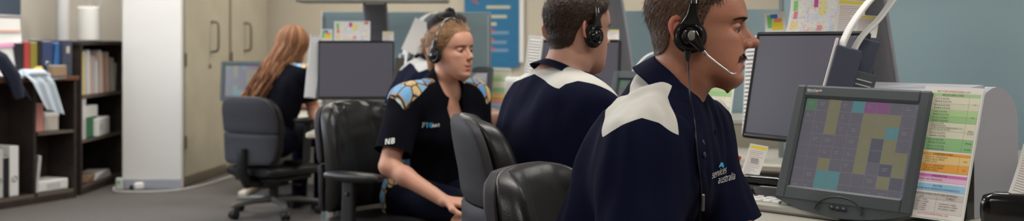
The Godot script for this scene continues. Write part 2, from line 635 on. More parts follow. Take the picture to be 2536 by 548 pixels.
func hand_bones(f: Field, wrist: Vector3, along: Vector3, palm_n: Vector3, thumb_side: Vector3, s: float, curl := 0.5) -> void:
	var k := 0.006
	var side := thumb_side
	for i in 4:
		var o := (1.5 - i) * 0.019 * s
		f.bone(wrist + side * o * 0.55, wrist + along * 0.085 * s + side * o, 0.013 * s, 0.0115 * s, 0.012)
	var lens := [0.068, 0.075, 0.070, 0.055]
	for i in 4:
		var p := wrist + along * 0.085 * s + side * (1.5 - i) * 0.020 * s
		var d := along
		var pts := [p]
		for j in 3:
			d = (d * cos(curl * 0.7) + palm_n * sin(curl * 0.7)).normalized()
			var nd := d
			pts.append(pts[-1] + nd * lens[i] * [0.45, 0.31, 0.24][j] * s)
		f.chain(pts, [0.0098 * s, 0.0090 * s, 0.0082 * s, 0.0070 * s], k)
	var t0 := wrist + along * 0.022 * s + side * 0.022 * s
	var t1 := t0 + (along * 0.5 + side * 0.75 + palm_n * 0.25).normalized() * 0.042 * s
	var t2 := t1 + (along * 0.85 + side * 0.3 + palm_n * 0.35).normalized() * 0.032 * s
	var t3 := t2 + (along * 0.95 + palm_n * 0.3).normalized() * 0.025 * s
	f.chain([t0, t1, t2, t3], [0.0135 * s, 0.0115 * s, 0.010 * s, 0.008 * s], 0.008)

func on_face(f: Field, x: float, y: float) -> Vector3:
	var z := 0.135
	while z > 0.0 and f.head_at(Vector3(x, y, z)) > 0.0: z -= 0.0006
	return Vector3(x, y, z)

func face_normal(f: Field, p: Vector3) -> Vector3:
	var h := 0.0015
	return Vector3(f.head_at(p + Vector3(h, 0, 0)) - f.head_at(p - Vector3(h, 0, 0)), f.head_at(p + Vector3(0, h, 0)) - f.head_at(p - Vector3(0, h, 0)), f.head_at(p + Vector3(0, 0, h)) - f.head_at(p - Vector3(0, 0, h))).normalized()

func face_hair(b: MB, f: Field, hf: Transform3D, p: Vector3, d: Vector3, l: float, w: float, col: Color) -> void:
	var n := face_normal(f, p)
	d = (d - n * d.dot(n)).normalized()
	var pts := [hf * (p - n * 0.0003), hf * (p + d * l * 0.5 + n * 0.0013), hf * (p + d * l + n * 0.0007)]
	var wn := (hf.basis * n).normalized()
	tuft(b, pts, (hf.basis * d.cross(n)).normalized(), (wn + (hf.basis * d.cross(n)).normalized()).normalized(), w, w * 0.3, col, wn)

func tuft(b: MB, pts: Array, s1: Vector3, s2: Vector3, w0: float, w1: float, col: Color, nrm: Vector3) -> void:
	ribbon(b, pts, s1, w0, w1, col, nrm)
	ribbon(b, pts, s2, w0, w1, col, nrm)

func ribbon(b: MB, pts: Array, side: Vector3, w0: float, w1: float, col: Color, nrm: Vector3) -> void:
	var last := -1
	for i in pts.size():
		var w := lerpf(w0, w1, float(i) / (pts.size() - 1)) * 0.5
		var p: Vector3 = pts[i]
		var a := b.vert(p - side * w, nrm, Vector2.ZERO, col)
		b.vert(p + side * w, nrm, Vector2.ZERO, col)
		if last >= 0:
			b.tri(last, last + 1, a + 1); b.tri(last, a + 1, a)
		last = a

# short hairs lying on a scalp mesh; flow(local point, local normal) gives the lie
func fibres(b: MB, scalp: MB, hf: Transform3D, count: int, flow: Callable, length: float, width: float, c0: Color, c1: Color, seed_: int, lift := 0.25) -> void:
	var rng := RandomNumberGenerator.new()
	rng.seed = seed_
	var inv := hf.affine_inverse()
	var nt := scalp.ix.size() / 3
	for q in count:
		var t := rng.randi() % nt
		var i := scalp.ix[t * 3]
		var j := scalp.ix[t * 3 + 1]
		var k := scalp.ix[t * 3 + 2]
		var u := rng.randf()
		var w := rng.randf() * (1.0 - u)
		var p := scalp.v[i] * (1.0 - u - w) + scalp.v[j] * u + scalp.v[k] * w
		var nn := scalp.n[i]
		var lp := inv * p
		var d: Vector3 = hf.basis * flow.call(lp, (inv.basis * nn).normalized())
		d = (d - nn * d.dot(nn)).normalized()
		d = (d + Vector3(rng.randfn(), rng.randfn(), rng.randfn()) * 0.08).normalized()
		var side := d.cross(nn).normalized()
		var l := length * rng.randf_range(0.6, 1.15) * lerpf(0.3, 1.0, smoothstep(-0.045, 0.05, lp.y))
		p -= nn * 0.001
		var pts := [p, p + (d + nn * lift).normalized() * l * 0.5, p + (d + nn * lift * 0.35).normalized() * l]
		ribbon(b, pts, side, width, width * 0.25, c0.lerp(c1, rng.randf()), (nn + side * rng.randf_range(-0.5, 0.5)).normalized())

func eye_mesh(look: Vector3) -> MB:
	var rows := []
	for j in 15:
		var row := PackedVector3Array()
		var t := PI * j / 14.0
		t = t * (0.35 + 0.65 * j / 14.0)
		for i in 18:
			var a := TAU * i / 18.0
			var r := 0.0131 + 0.0008 * exp(-pow(t / 0.35, 2.0))
			row.append(Vector3(sin(t) * cos(a), sin(t) * sin(a), cos(t)) * r)
		rows.append(row)
	var b := outward(grid(rows, true, false))
	for i in b.v.size():
		var t := acos(clampf(b.v[i].normalized().z, -1, 1))
		b.c[i] = Color(0.005, 0.005, 0.006) if t < 0.2 else (Color(0.09, 0.05, 0.03) if t < 0.52 else Color(0.46, 0.42, 0.40))
	var z := look.normalized()
	var x := Vector3.UP.cross(z).normalized()
	return b.moved(Transform3D(Basis(x, z.cross(x), z), Vector3.ZERO))

# o: head, heading, pitch, roll, s, female; pelvis, neck, torso (heading), shl, shr (shoulders), wl, wr (wrists), pl, pr (elbow poles)
func skeleton(o: Dictionary) -> Dictionary:
	var s: float = o.s
	var hf := head_frame(o.head, o.heading, o.get("pitch", 0.0), o.get("roll", 0.0), s)
	var tf := dir(o.torso)
	var tl := Vector3.UP.cross(tf)
	var sp: Vector3 = (o.neck - o.pelvis).normalized()
	tf = tl.cross(sp).normalized()
	var frame := Transform3D(Basis(tl, sp, tf), o.neck)
	o.hf = hf; o.frame = frame
	if not o.has("el"): o.el = bend_elbow(o.shl, o.wl, 0.285 * s, 0.25 * s, o.pl)
	if not o.has("er"): o.er = bend_elbow(o.shr, o.wr, 0.285 * s, 0.25 * s, o.pr)
	return o

func torso_bones(f: Field, o: Dictionary, grow: float) -> void:
	var s: float = o.s * o.get("girth", 1.0)
	var fr: Transform3D = o.frame
	var l := fr.basis.x
	var w := fr.basis.z
	var pe: Vector3 = o.pelvis
	var ne: Vector3 = o.neck
	var at35 := pe.lerp(ne, 0.35) - w * 0.012
	var at68 := pe.lerp(ne, 0.66) + w * 0.005
	var at88 := pe.lerp(ne, 0.86) + w * 0.0
	f.bone(pe - l * 0.08 * s, pe + l * 0.08 * s, 0.118 * s + grow, 0.118 * s + grow, 0.06)
	f.bone(at35 - l * 0.065 * s, at35 + l * 0.065 * s, 0.108 * s + grow, 0.108 * s + grow, 0.07)
	f.bone(at68 - l * 0.08 * s, at68 + l * 0.08 * s, 0.115 * s + grow, 0.115 * s + grow, 0.07)
	f.bone(at88 - l * 0.09 * s, at88 + l * 0.09 * s, 0.082 * s + grow, 0.082 * s + grow, 0.06)
	if not o.get("female", false):
		for q in [[o.shl, 1.0], [o.shr, -1.0]]:
			f.bone(at88 + l * q[1] * 0.05 + w * 0.03 - fr.basis.y * 0.05, q[0] - fr.basis.y * 0.06 + w * 0.005, 0.075 * s + grow, 0.058 * s + grow, 0.06)
	else:
		for q in [-1.0, 1.0]:
			f.bone(at68 + l * q * 0.07 + w * 0.055, at68 + l * q * 0.075 + w * 0.075, 0.062 * s + grow, 0.055 * s + grow, 0.05)
	for q in [o.shl, o.shr]:
		f.bone(ne - fr.basis.y * 0.034, q, 0.054 * s + grow, 0.056 * s + grow, 0.05)
		f.bone(ne + fr.basis.y * 0.0 - w * 0.01, ne.lerp(q, 0.6) + fr.basis.y * 0.0, 0.038 * s + grow * 0.5, 0.04 * s + grow, 0.05)

func skin_field(o: Dictionary) -> Field:
	var f := Field.new()
	var s: float = o.s
	f.head = true; f.inv = o.hf.affine_inverse(); f.scl = s; f.female = o.get("female", false)
	var hf: Transform3D = o.hf
	var nr: float = o.get("neck_r", 0.057)
	f.bone(hf * Vector3(0, -0.02, -0.022), hf * Vector3(0, -0.075, -0.022), nr * s * 0.98, nr * s, 0.02)
	f.bone(hf * Vector3(0, -0.075, -0.022), o.neck + o.frame.basis.y * 0.02, nr * s, nr * s * 1.08, 0.02)
	torso_bones(f, o, -0.004)
	f.bone(o.shl, o.el, 0.050 * s, 0.042 * s, 0.03)
	f.bone(o.shr, o.er, 0.050 * s, 0.042 * s, 0.03)
	for q in [[o.el, o.wl], [o.er, o.wr]]:
		var m: Vector3 = q[0].lerp(q[1], 0.3)
		f.chain([q[0], m, q[1]], [0.040 * s * o.get("arm", 1.0), 0.043 * s * o.get("arm", 1.0), 0.026 * s], 0.02)
	return f

func person(label: String, o: Dictionary) -> Dictionary:
	skeleton(o)
	var s: float = o.s
	var hf: Transform3D = o.hf
	var root := thing("person", label, "person", Transform3D.IDENTITY)
	o.root = root
	seated.append([root, o.pelvis])
	# ---- body: head, neck, arms and hands in one mesh
	var f := skin_field(o)
	var body := MB.new()
	var hb := AABB(hf * Vector3(0, 0, 0.01), Vector3.ZERO).grow(0.152 * s)
	var fine: float = o.get("fine", 0.004)
	net(f, hb.position, hb.end, fine, body)
	var bb := AABB(o.pelvis, Vector3.ZERO)
	for q in [o.neck, o.shl, o.shr, o.el, o.er, o.wl, o.wr]: bb = bb.expand(q)
	bb = bb.grow(0.16)
	var body2 := MB.new()
	net(f, bb.position, bb.end, 0.012, body2)
	var keep := split(body2, func(p): return hb.position.y + 0.012 - p.y if AABB(hb).grow(-0.01).has_point(Vector3(p.x, hb.get_center().y, p.z)) and p.y > o.neck.y - 0.02 else 1.0)
	body.add(keep[0])
	for q in [["wl", "el", "hl"], ["wr", "er", "hr"]]:
		if not o.has(q[2]): continue
		var hd := Field.new()
		var wr: Vector3 = o[q[0]]
		var along: Vector3 = o[q[2]][0].normalized()
		var pn: Vector3 = o[q[2]][1]
		pn = (pn - along * pn.dot(along)).normalized()
		var sd: Vector3 = along.cross(pn) * (1.0 if q[0] == "wl" else -1.0)
		hd.bone(o[q[1]].lerp(wr, 0.6), wr, 0.034 * s, 0.025 * s, 0.015)
		hand_bones(hd, wr, along, pn, sd, s, o[q[2]][2])
		var mid := wr + along * 0.09
		var h := MB.new()
		net(hd, mid - Vector3.ONE * 0.125, mid + Vector3.ONE * 0.125, 0.0045, h)
		body.add(h)
	var inv: Transform3D = f.inv
	var skin: Color = o.skin
	var pink: Color = o.lips
	for i in body.v.size():
		var q := inv * body.v[i]
		q.y = Field.wy(q.y)
		var c := skin
		if q.z > 0.06 and absf(q.x) < 0.035 and q.y < -0.04 and q.y > -0.09:
			var e := absf(q.x) / (0.021 if f.female else 0.031)
			var top := -0.0535 - 0.0105 * e * e - 0.0012 * exp(-pow(q.x / 0.004, 2.0))
			var bot := -0.0775 + 0.0125 * e * e
			c = c.lerp(pink, smoothstep(0.0, 0.0018, minf(top - q.y, q.y - bot)) * (1.0 if e < 1.0 else 0.0))
		if absf(q.x) > 0.07 and absf(q.y) < 0.05 and q.z < -0.012 and q.z > -0.08:
			c = c.lerp(o.ear, 0.8)
		body.c[i] = c
	var bd := part(root, "body", body.mesh(), M.skin)
	# ---- eyes
	if o.has("look"):
		for q in [-1.0, 1.0]:
			part(root, "eye", eye_mesh(o.look).mesh(), M.eye, hf * Transform3D(Basis.IDENTITY, Vector3(0.0315 * q, 0.0125, 0.0730)))
	o.f = f
	return o

func shirt(o: Dictionary, cell: float, panel: Callable, hem_l: float, hem_r: float, cloth: Material, panel_mat: Material, opening = null) -> void:
	var s: float = o.s
	var f := Field.new()
	torso_bones(f, o, 0.012)
	var sl: float = o.get("sleeve", 0.066)
	f.bone(o.shl, o.shl.lerp(o.el, 1.05), sl * s, sl * 1.08 * s, 0.055)
	f.bone(o.shr, o.shr.lerp(o.er, 1.05), sl * s, sl * 1.08 * s, 0.035)
	f.noise = FastNoiseLite.new()
	f.noise.seed = 7; f.noise.frequency = 1.0; f.noise.fractal_octaves = 2; f.noise.noise_type = FastNoiseLite.TYPE_SIMPLEX_SMOOTH
	f.amp = o.get("folds", 0.009); f.stretch = o.get("fold_dir", Vector3(7.0, 3.2, 7.0))
	var bb := AABB(o.pelvis, Vector3.ZERO)
	for q in [o.neck, o.shl, o.shr, o.el, o.er]: bb = bb.expand(q)
	bb = bb.grow(0.17)
	var b := MB.new()
	net(f, bb.position, bb.end, cell, b)
	var fr: Transform3D = o.frame
	var inv := fr.affine_inverse()
	# cut the sleeves at their hems, the waist at the hips
	var cutter := func(p: Vector3) -> float:
		var r := 1.0
		for q in [[o.shl, o.el, hem_l], [o.shr, o.er, hem_r]]:
			var a: Vector3 = q[0]
			var d: Vector3 = (q[1] - a)
			var h: float = (p - a).dot(d) / d.length_squared()
			if (p - a - d * h).length() < 0.115 * s and h > 0.45: r = minf(r, (q[2] - h) * d.length())
		return r
	b = split(b, cutter)[0]
	if opening != null: b = split(b, func(p): return opening.call(inv * p))[0]
	for i in b.v.size():
		var q := inv * b.v[i]
		b.uv[i] = Vector2(q.x, q.z) if q.y > -0.2 else Vector2(q.x + q.z, q.y)
	var shirt_node: MeshInstance3D
	if panel != null:
		var two := split(b, func(p): return -panel.call(inv * p))
		shirt_node = part(o.root, "shirt", two[0].mesh(), cloth)
		part(shirt_node, "shoulder_panel", two[1].mesh(), panel_mat)
	else:
		shirt_node = part(o.root, "shirt", b.mesh(), cloth)
	o.shirt = shirt_node
	o.shirt_field = f

func hit(f: Field, x: float, y: float) -> Array:   # the point of a garment that lies under a picture point, and its normal
	f.focus_all()
	var d := 1.2
	while d < 8.0 and f.ev(at(x, y, d)) > 0.0: d += 0.002
	var p := at(x, y, d)
	var h := 0.01
	var n := Vector3(f.ev(p + Vector3(h, 0, 0)) - f.ev(p - Vector3(h, 0, 0)), f.ev(p + Vector3(0, h, 0)) - f.ev(p - Vector3(0, h, 0)), f.ev(p + Vector3(0, 0, h)) - f.ev(p - Vector3(0, 0, h))).normalized()
	return [p, n]

func on_cloth(f: Field, x: float, y: float, side: Vector3, lift := 0.003) -> Transform3D:
	var q := hit(f, x, y)
	var n: Vector3 = q[1]
	var a := (side - n * side.dot(n)).normalized()
	return Transform3D(Basis(a, n.cross(a), n), q[0] + n * lift)

func collar(o: Dictionary, m: Material, gap := 32.0, stand := 0.052, drop := 0.062) -> void:
	var s: float = o.s
	var fr: Transform3D = o.frame
	var hf: Transform3D = o.hf
	var base: Vector3 = o.neck
	var top: Vector3 = hf * Vector3(0, -0.075, -0.02)
	var ay := (top - base).normalized()
	var ax := fr.basis.x
	var az := ax.cross(ay).normalized()
	var rows := []
	var nr: float = (o.get("neck_r", 0.057) + 0.009) * s
	var n := 36
	for layer in [[0.0, 0.0, 0.0], [0.0, 0.55, 0.002], [0.0, 0.92, 0.004], [0.0, 1.0, 0.007], [0.0, 0.93, 0.012], [0.45, 0.0, 0.017], [0.85, 0.0, 0.023], [1.0, 0.0, 0.026], [0.97, 0.0, 0.022]]:
		var row := PackedVector3Array()
		for i in n + 1:
			var t := float(i) / n * 2.0 - 1.0
			var a := deg_to_rad(t * (180.0 - gap * 0.5))
			var front := smoothstep(0.35, 1.0, absf(t))
			var hgt := lerpf(stand, stand * 0.62, front)
			var y: float = layer[1] * hgt
			if layer[0] > 0.0: y = hgt - layer[0] * lerpf(drop * 0.8, drop * 1.15, front)
			var r: float = nr + layer[2] * s * (0.55 + 0.7 * front)
			if layer[0] > 0.0: r += layer[0] * 0.022 * (0.55 + 0.65 * absf(sin(a)))
			var c: Vector3 = base + ay * (o.get("collar_up", 0.022) + y - 0.050 * front * front) + az * (0.004 + 0.026 * front)
			row.append(c - az * cos(a) * r * 1.04 + ax * sin(a) * r)
		rows.append(row)
	var cb := outward(grid(rows))
	for e in [0, n]:   # close the two front ends of the folded band
		var ring := []
		for row in rows: ring.append(row[e])
		var c := Vector3.ZERO
		for p in ring: c += p
		c /= ring.size()
		for i in ring.size(): cb.flat_tri(c, ring[i], ring[(i + 1) % ring.size()], az)
	part(o.shirt, "collar", cb.mesh(), m)

func limbs(o: Dictionary, knee_l: Vector3, knee_r: Vector3, foot_l: Vector3, foot_r: Vector3, m: Material, shoe: Material) -> void:
	var f := Field.new()
	var s: float = o.s
	var l: Vector3 = o.frame.basis.x
	f.bone(o.pelvis - l * 0.09 * s, o.pelvis + l * 0.09 * s, 0.125 * s, 0.125 * s, 0.05)
	var bb := AABB(o.pelvis, Vector3.ZERO)
	for q in [[knee_l, foot_l, 1.0], [knee_r, foot_r, -1.0]]:
		f.bone(o.pelvis + l * 0.09 * q[2] * s, q[0], 0.095 * s, 0.066 * s, 0.05)
		f.bone(q[0], q[1] + Vector3(0, 0.09, 0), 0.066 * s, 0.055 * s, 0.03)
		bb = bb.expand(q[0]); bb = bb.expand(q[1])
	f.noise = FastNoiseLite.new()
	f.noise.frequency = 1.0; f.noise.seed = 3; f.amp = 0.006; f.stretch = Vector3(9, 9, 9)
	bb = bb.grow(0.15)
	var b := MB.new()
	net(f, bb.position, bb.end, 0.014, b)
	b = split(b, func(p): return p.y - foot_l.y - 0.05)[0]
	part(o.root, "trousers", b.mesh(), m)
	for q in [foot_l, foot_r]:
		var d: Vector3 = Vector3(o.frame.basis.z.x, 0, o.frame.basis.z.z).normalized()
		var w := d.cross(Vector3.UP)
		var secs := []
		for e in [[-0.08, 0.02, 0.03, 0.03], [-0.07, 0.034, 0.035, 0.038], [-0.02, 0.038, 0.04, 0.045], [0.06, 0.042, 0.035, 0.036], [0.13, 0.045, 0.028, 0.028], [0.18, 0.034, 0.024, 0.022], [0.195, 0.015, 0.018, 0.014]]:
			secs.append([q + d * e[0] + Vector3(0, e[2] + 0.012, 0), w * e[1], Vector3(0, e[3], 0), 2.6])
		part(o.root, "shoe", loft(secs, 16).mesh(), shoe)

func lerp_table(t: Array, y: float) -> float:
	if y <= t[0][0]: return t[0][1]
	for i in t.size() - 1:
		if y <= t[i + 1][0]: return lerpf(t[i][1], t[i + 1][1], (y - t[i][0]) / (t[i + 1][0] - t[i][0]))
	return t[-1][1]

func short_hair(o: Dictionary, c0: Color, c1: Color, count: int, amp := 1.0) -> void:
	var hf: Transform3D = o.hf
	var f := Field.new()
	f.head = true; f.hair = true; f.inv = hf.affine_inverse(); f.scl = o.s; f.hair_amp = amp
	f.noise = FastNoiseLite.new()
	f.noise.frequency = 1.0; f.noise.seed = 11; f.noise.fractal_octaves = 2
	var nr: float = o.get("neck_r", 0.057) * o.s
	f.bone(hf * Vector3(0, -0.02, -0.022), hf * Vector3(0, -0.075, -0.022), nr * 0.98 + 0.0075, nr + 0.0045, 0.02)
	f.hairline = [[-0.02, 0.002], [0.0, 0.006], [0.02, 0.012], [0.045, 0.018], [0.06, 0.028], [0.075, 0.060], [0.09, 0.078], [0.1, 0.09], [0.14, 0.12]]
	var bb := AABB(hf.origin, Vector3.ZERO).grow(0.165 * o.s)
	var b := MB.new()
	net(f, bb.position, bb.end, o.get("hair_cell", 0.004), b)
	var line := [[-0.02, 0.002], [0.0, 0.006], [0.02, 0.012], [0.045, 0.018], [0.06, 0.028], [0.075, 0.060], [0.09, 0.078], [0.1, 0.09], [0.14, 0.12]]
	var low := [[-0.11, -0.048], [-0.08, -0.043], [-0.068, -0.036], [-0.060, -0.026], [-0.055, 0.005], [-0.045, 0.036], [-0.020, 0.030], [-0.012, -0.008], [0.02, -0.014], [0.12, -0.014]]
	var ns := FastNoiseLite.new()
	ns.frequency = 1.0; ns.seed = 5
	var inv := f.inv
	var g := func(p: Vector3) -> float:
		var q := inv * p
		return minf(lerp_table(line, q.y) - q.z, q.y - lerp_table(low, q.z)) + ns.get_noise_3d(q.x * 200.0, q.y * 200.0, q.z * 200.0) * 0.004
	b = split(b, g)[0]
	var rng := RandomNumberGenerator.new()
	rng.seed = 4
	for i in b.v.size(): b.c[i] = c0.lerp(c1, rng.randf() * 0.5)
	var flow := func(q: Vector3, n: Vector3) -> Vector3:
		if q.y > 0.075: return Vector3(q.x * 2.0, 0.25, 0.9)
		return Vector3(0, -0.9, -0.45 if q.z < 0.03 else 0.1)
	var h := MB.new()
	h.add(b)
	fibres(h, b, hf, count, flow, 0.016, 0.0010, c0, c1, 21, 0.05)
	part(o.root, "hair", h.mesh(), M.hair)

func lin_mix(c: Color) -> Color:
	return c.lerp(Color(0.34, 0.21, 0.15), 0.8)

func brow_hair(o: Dictionary, c0: Color, c1: Color, moustache: bool, count := 160) -> void:
	var hf: Transform3D = o.hf
	var f: Field = o.f
	var rng := RandomNumberGenerator.new()
	rng.seed = 31
	for sd in [-1.0, 1.0]:
		var b := MB.new()
		for q in count:
			var t := rng.randf()
			var x: float = sd * lerpf(0.012, 0.052, t)
			var y := 0.0285 + 0.007 * sin(t * 2.2) - 0.005 * t + rng.randf_range(-0.0032, 0.0032) * (1.0 - 0.6 * t)
			var p := on_face(f, x, y)
			var d := Vector3(sd * (0.5 + t), 0.5 - t * 0.7, -0.35 * t).normalized()
			var l := rng.randf_range(0.006, 0.010)
			face_hair(b, f, hf, p, d, l, 0.0012, c0.lerp(c1, rng.randf()))
		part(o.root, "eyebrow", b.mesh(), M.hair)
		# lashes along the upper lid
		var e := MB.new()
		for q in 26:
			var t := q / 25.0
			var a := lerpf(-0.9, 0.9, t)
			var c := Vector3(0.0315 * sd, 0.0125, 0.0730)
			var p := c + Vector3(sin(a) * 0.0136, 0.0030 - 0.0018 * absf(a), cos(a) * 0.0136)
			var d := Vector3(sin(a) * 0.8, 0.15, cos(a)).normalized()
			ribbon(e, [hf * p, hf * (p + d * 0.004 + Vector3(0, -0.0006, 0)), hf * (p + d * 0.0075 + Vector3(0, 0.001, 0))], hf.basis.x.normalized(), 0.0010, 0.0003, c0, hf.basis.y.normalized())
		part(o.root, "eyelash", e.mesh(), M.hair)
	if moustache:
		var b := MB.new()
		for q in 650:
			var x := rng.randf_range(-0.037, 0.037)
			var e := absf(x) / 0.037
			var y := rng.randf_range(-0.0465, -0.0335 - 0.003 * (1.0 - e)) - 0.0095 * e * e
			var p := on_face(f, x, y)
			var d := Vector3(signf(x) * (0.35 + 0.5 * e), -0.8, 0.1).normalized()
			var l := rng.randf_range(0.0045, 0.0075)
			face_hair(b, f, hf, p, d, l, 0.0008, c1.lerp(lin_mix(c1), rng.randf()))
		part(o.root, "moustache", b.mesh(), M.hair)

# a headset: band over the crown, ear cup with foam ring, boom; side -1 is the wearer's right
func headset(o: Dictionary, label: String, side: float, boom: bool, band_r := 0.0) -> Node3D:
	var hf: Transform3D = o.hf
	var root := thing("headset", label, "headset", hf)
	var cx := (0.0845) * side
	var cup := Vector3(cx, -0.006, -0.014)
	var turn := Transform3D(Basis.from_euler(Vector3(0, 0, -side * PI / 2)), cup)   # lathe axis +y turned outwards
	part(root, "ear_cushion", lathe([Vector2(0.0, -0.006), Vector2(0.020, -0.006), Vector2(0.029, -0.006), Vector2(0.0335, -0.001), Vector2(0.0335, 0.005), Vector2(0.030, 0.009), Vector2(0.0, 0.009)], 28).mesh(), M.foam, turn)
	part(root, "ear_cup", lathe([Vector2(0.028, 0.006), Vector2(0.0285, 0.013), Vector2(0.026, 0.0165), Vector2(0.021, 0.0165), Vector2(0.0195, 0.0135), Vector2(0.017, 0.0135), Vector2(0.0165, 0.019), Vector2(0.013, 0.0225), Vector2(0.0, 0.0232)], 28).mesh(), M.gloss_black, turn)
	var band := []
	var br := 0.0
	for i in 25:
		var a := PI * (0.03 + 0.94 * i / 24.0)
		band.append(Vector3(cos(a) * 0.0955, 0.018 + sin(a) * 0.134, -0.010 + 0.012 * sin(a)))
	var secs := []
	for i in band.size():
		var d: Vector3 = (band[mini(i + 1, 24)] - band[maxi(i - 1, 0)]).normalized()
		secs.append([band[i], Vector3(0, 0, 0.0075), d.cross(Vector3(0, 0, 1)) * 0.0022, 3.0])
	part(root, "headband", loft(secs, 10).mesh(), M.gloss_black)
	part(root, "headband_rail", tube(band.map(func(p): return p * 1.012 + Vector3(0, 0, 0.004)), 0.0013, 6).mesh(), M.steel)
	# yoke from the band down over the cup
	var yk := [Vector3(cx * 1.14, 0.060, -0.009), Vector3(cx * 1.17, 0.040, -0.011), Vector3(cx * 1.19, 0.024, -0.013)]
	part(root, "yoke", loft([[yk[0], Vector3(0, 0, 0.0075), Vector3(0.003, 0, 0), 2.5], [yk[1], Vector3(0, 0, 0.010), Vector3(0.0035, 0, 0), 2.5], [yk[2], Vector3(0, 0, 0.017), Vector3(0.003, 0, 0), 2.5], [yk[2] + Vector3(0, -0.006, 0), Vector3(0, 0, 0.021), Vector3(0.002, 0, 0), 2.5]], 14).mesh(), M.gloss_black)
	if boom:
		var pv := cup + Vector3(side * 0.024, 0.002, 0.002)
		part(root, "boom_pivot", loft([[pv + Vector3(side * 0.002, 0.012, -0.006), Vector3(0, 0.003, 0.008), Vector3(0.004, 0, 0), 2.0], [pv + Vector3(side * 0.005, 0.004, -0.001), Vector3(0, 0.007, 0.0125), Vector3(0.006, 0, 0), 2.0], [pv + Vector3(side * 0.005, -0.008, 0.007), Vector3(0, 0.006, 0.011), Vector3(0.006, 0, 0), 2.0], [pv + Vector3(side * 0.003, -0.024, 0.019), Vector3(0, 0.004, 0.006), Vector3(0.005, 0, 0), 2.0], [pv + Vector3(side * 0.002, -0.030, 0.024), Vector3(0, 0.003, 0.005), Vector3(0.004, 0, 0), 2.0]], 16).mesh(), M.gloss_black)
		part(root, "pivot_badge", lathe([Vector2(0.0075, 0.0), Vector2(0.0075, 0.002), Vector2(0.006, 0.003), Vector2(0.0, 0.0034)], 20).mesh(), M.badge_grey, Transform3D(Basis.from_euler(Vector3(0, 0, -side * PI / 2)) * Basis.from_scale(Vector3(1.35, 1, 0.9)), pv + Vector3(side * 0.0102, 0.0, 0.001)))
		part(root, "boom_joint", tube([pv + Vector3(side * 0.002, -0.029, 0.023), pv + Vector3(side * 0.001, -0.037, 0.031)], [0.0042, 0.0032], 12).mesh(), M.steel)
		var bp := curve([pv + Vector3(side * 0.001, -0.036, 0.030), pv + Vector3(-side * 0.002, -0.052, 0.050), pv + Vector3(-side * 0.008, -0.066, 0.069), pv + Vector3(-side * 0.013, -0.0735, 0.080), pv + Vector3(-side * 0.018, -0.0735, 0.089)], 20)
		part(root, "microphone_boom", tube(bp, 0.0021, 8).mesh(), M.clear_tube)
		part(root, "cable_stub", tube([cup + Vector3(side * 0.006, -0.028, -0.004), cup + Vector3(side * 0.006, -0.040, -0.004), cup + Vector3(side * 0.006, -0.050, -0.003)], [0.0075, 0.006, 0.003], 10).mesh(), M.black_plastic)
		var inv := hf.affine_inverse()
		var run := [cup + Vector3(side * 0.006, -0.048, -0.003)]
		for q in o.cable: run.append(inv * q)
		part(root, "cable", tube(curve(run, 48), 0.0017, 7).mesh(), M.black_plastic)
		part(root, "cable_clip", box(Vector3(0.007, 0.036, 0.007), 0.002), M.leg_metal, Transform3D(Basis.from_euler(Vector3(0, 0, 0.2)), inv * o.clip))
	return root

# ---------------------------------------------------------------- office things
func heading(p: Vector3, deg: float) -> Transform3D:
	var f := dir(deg)
	return Transform3D(Basis(Vector3.UP.cross(f), Vector3.UP, f), p)

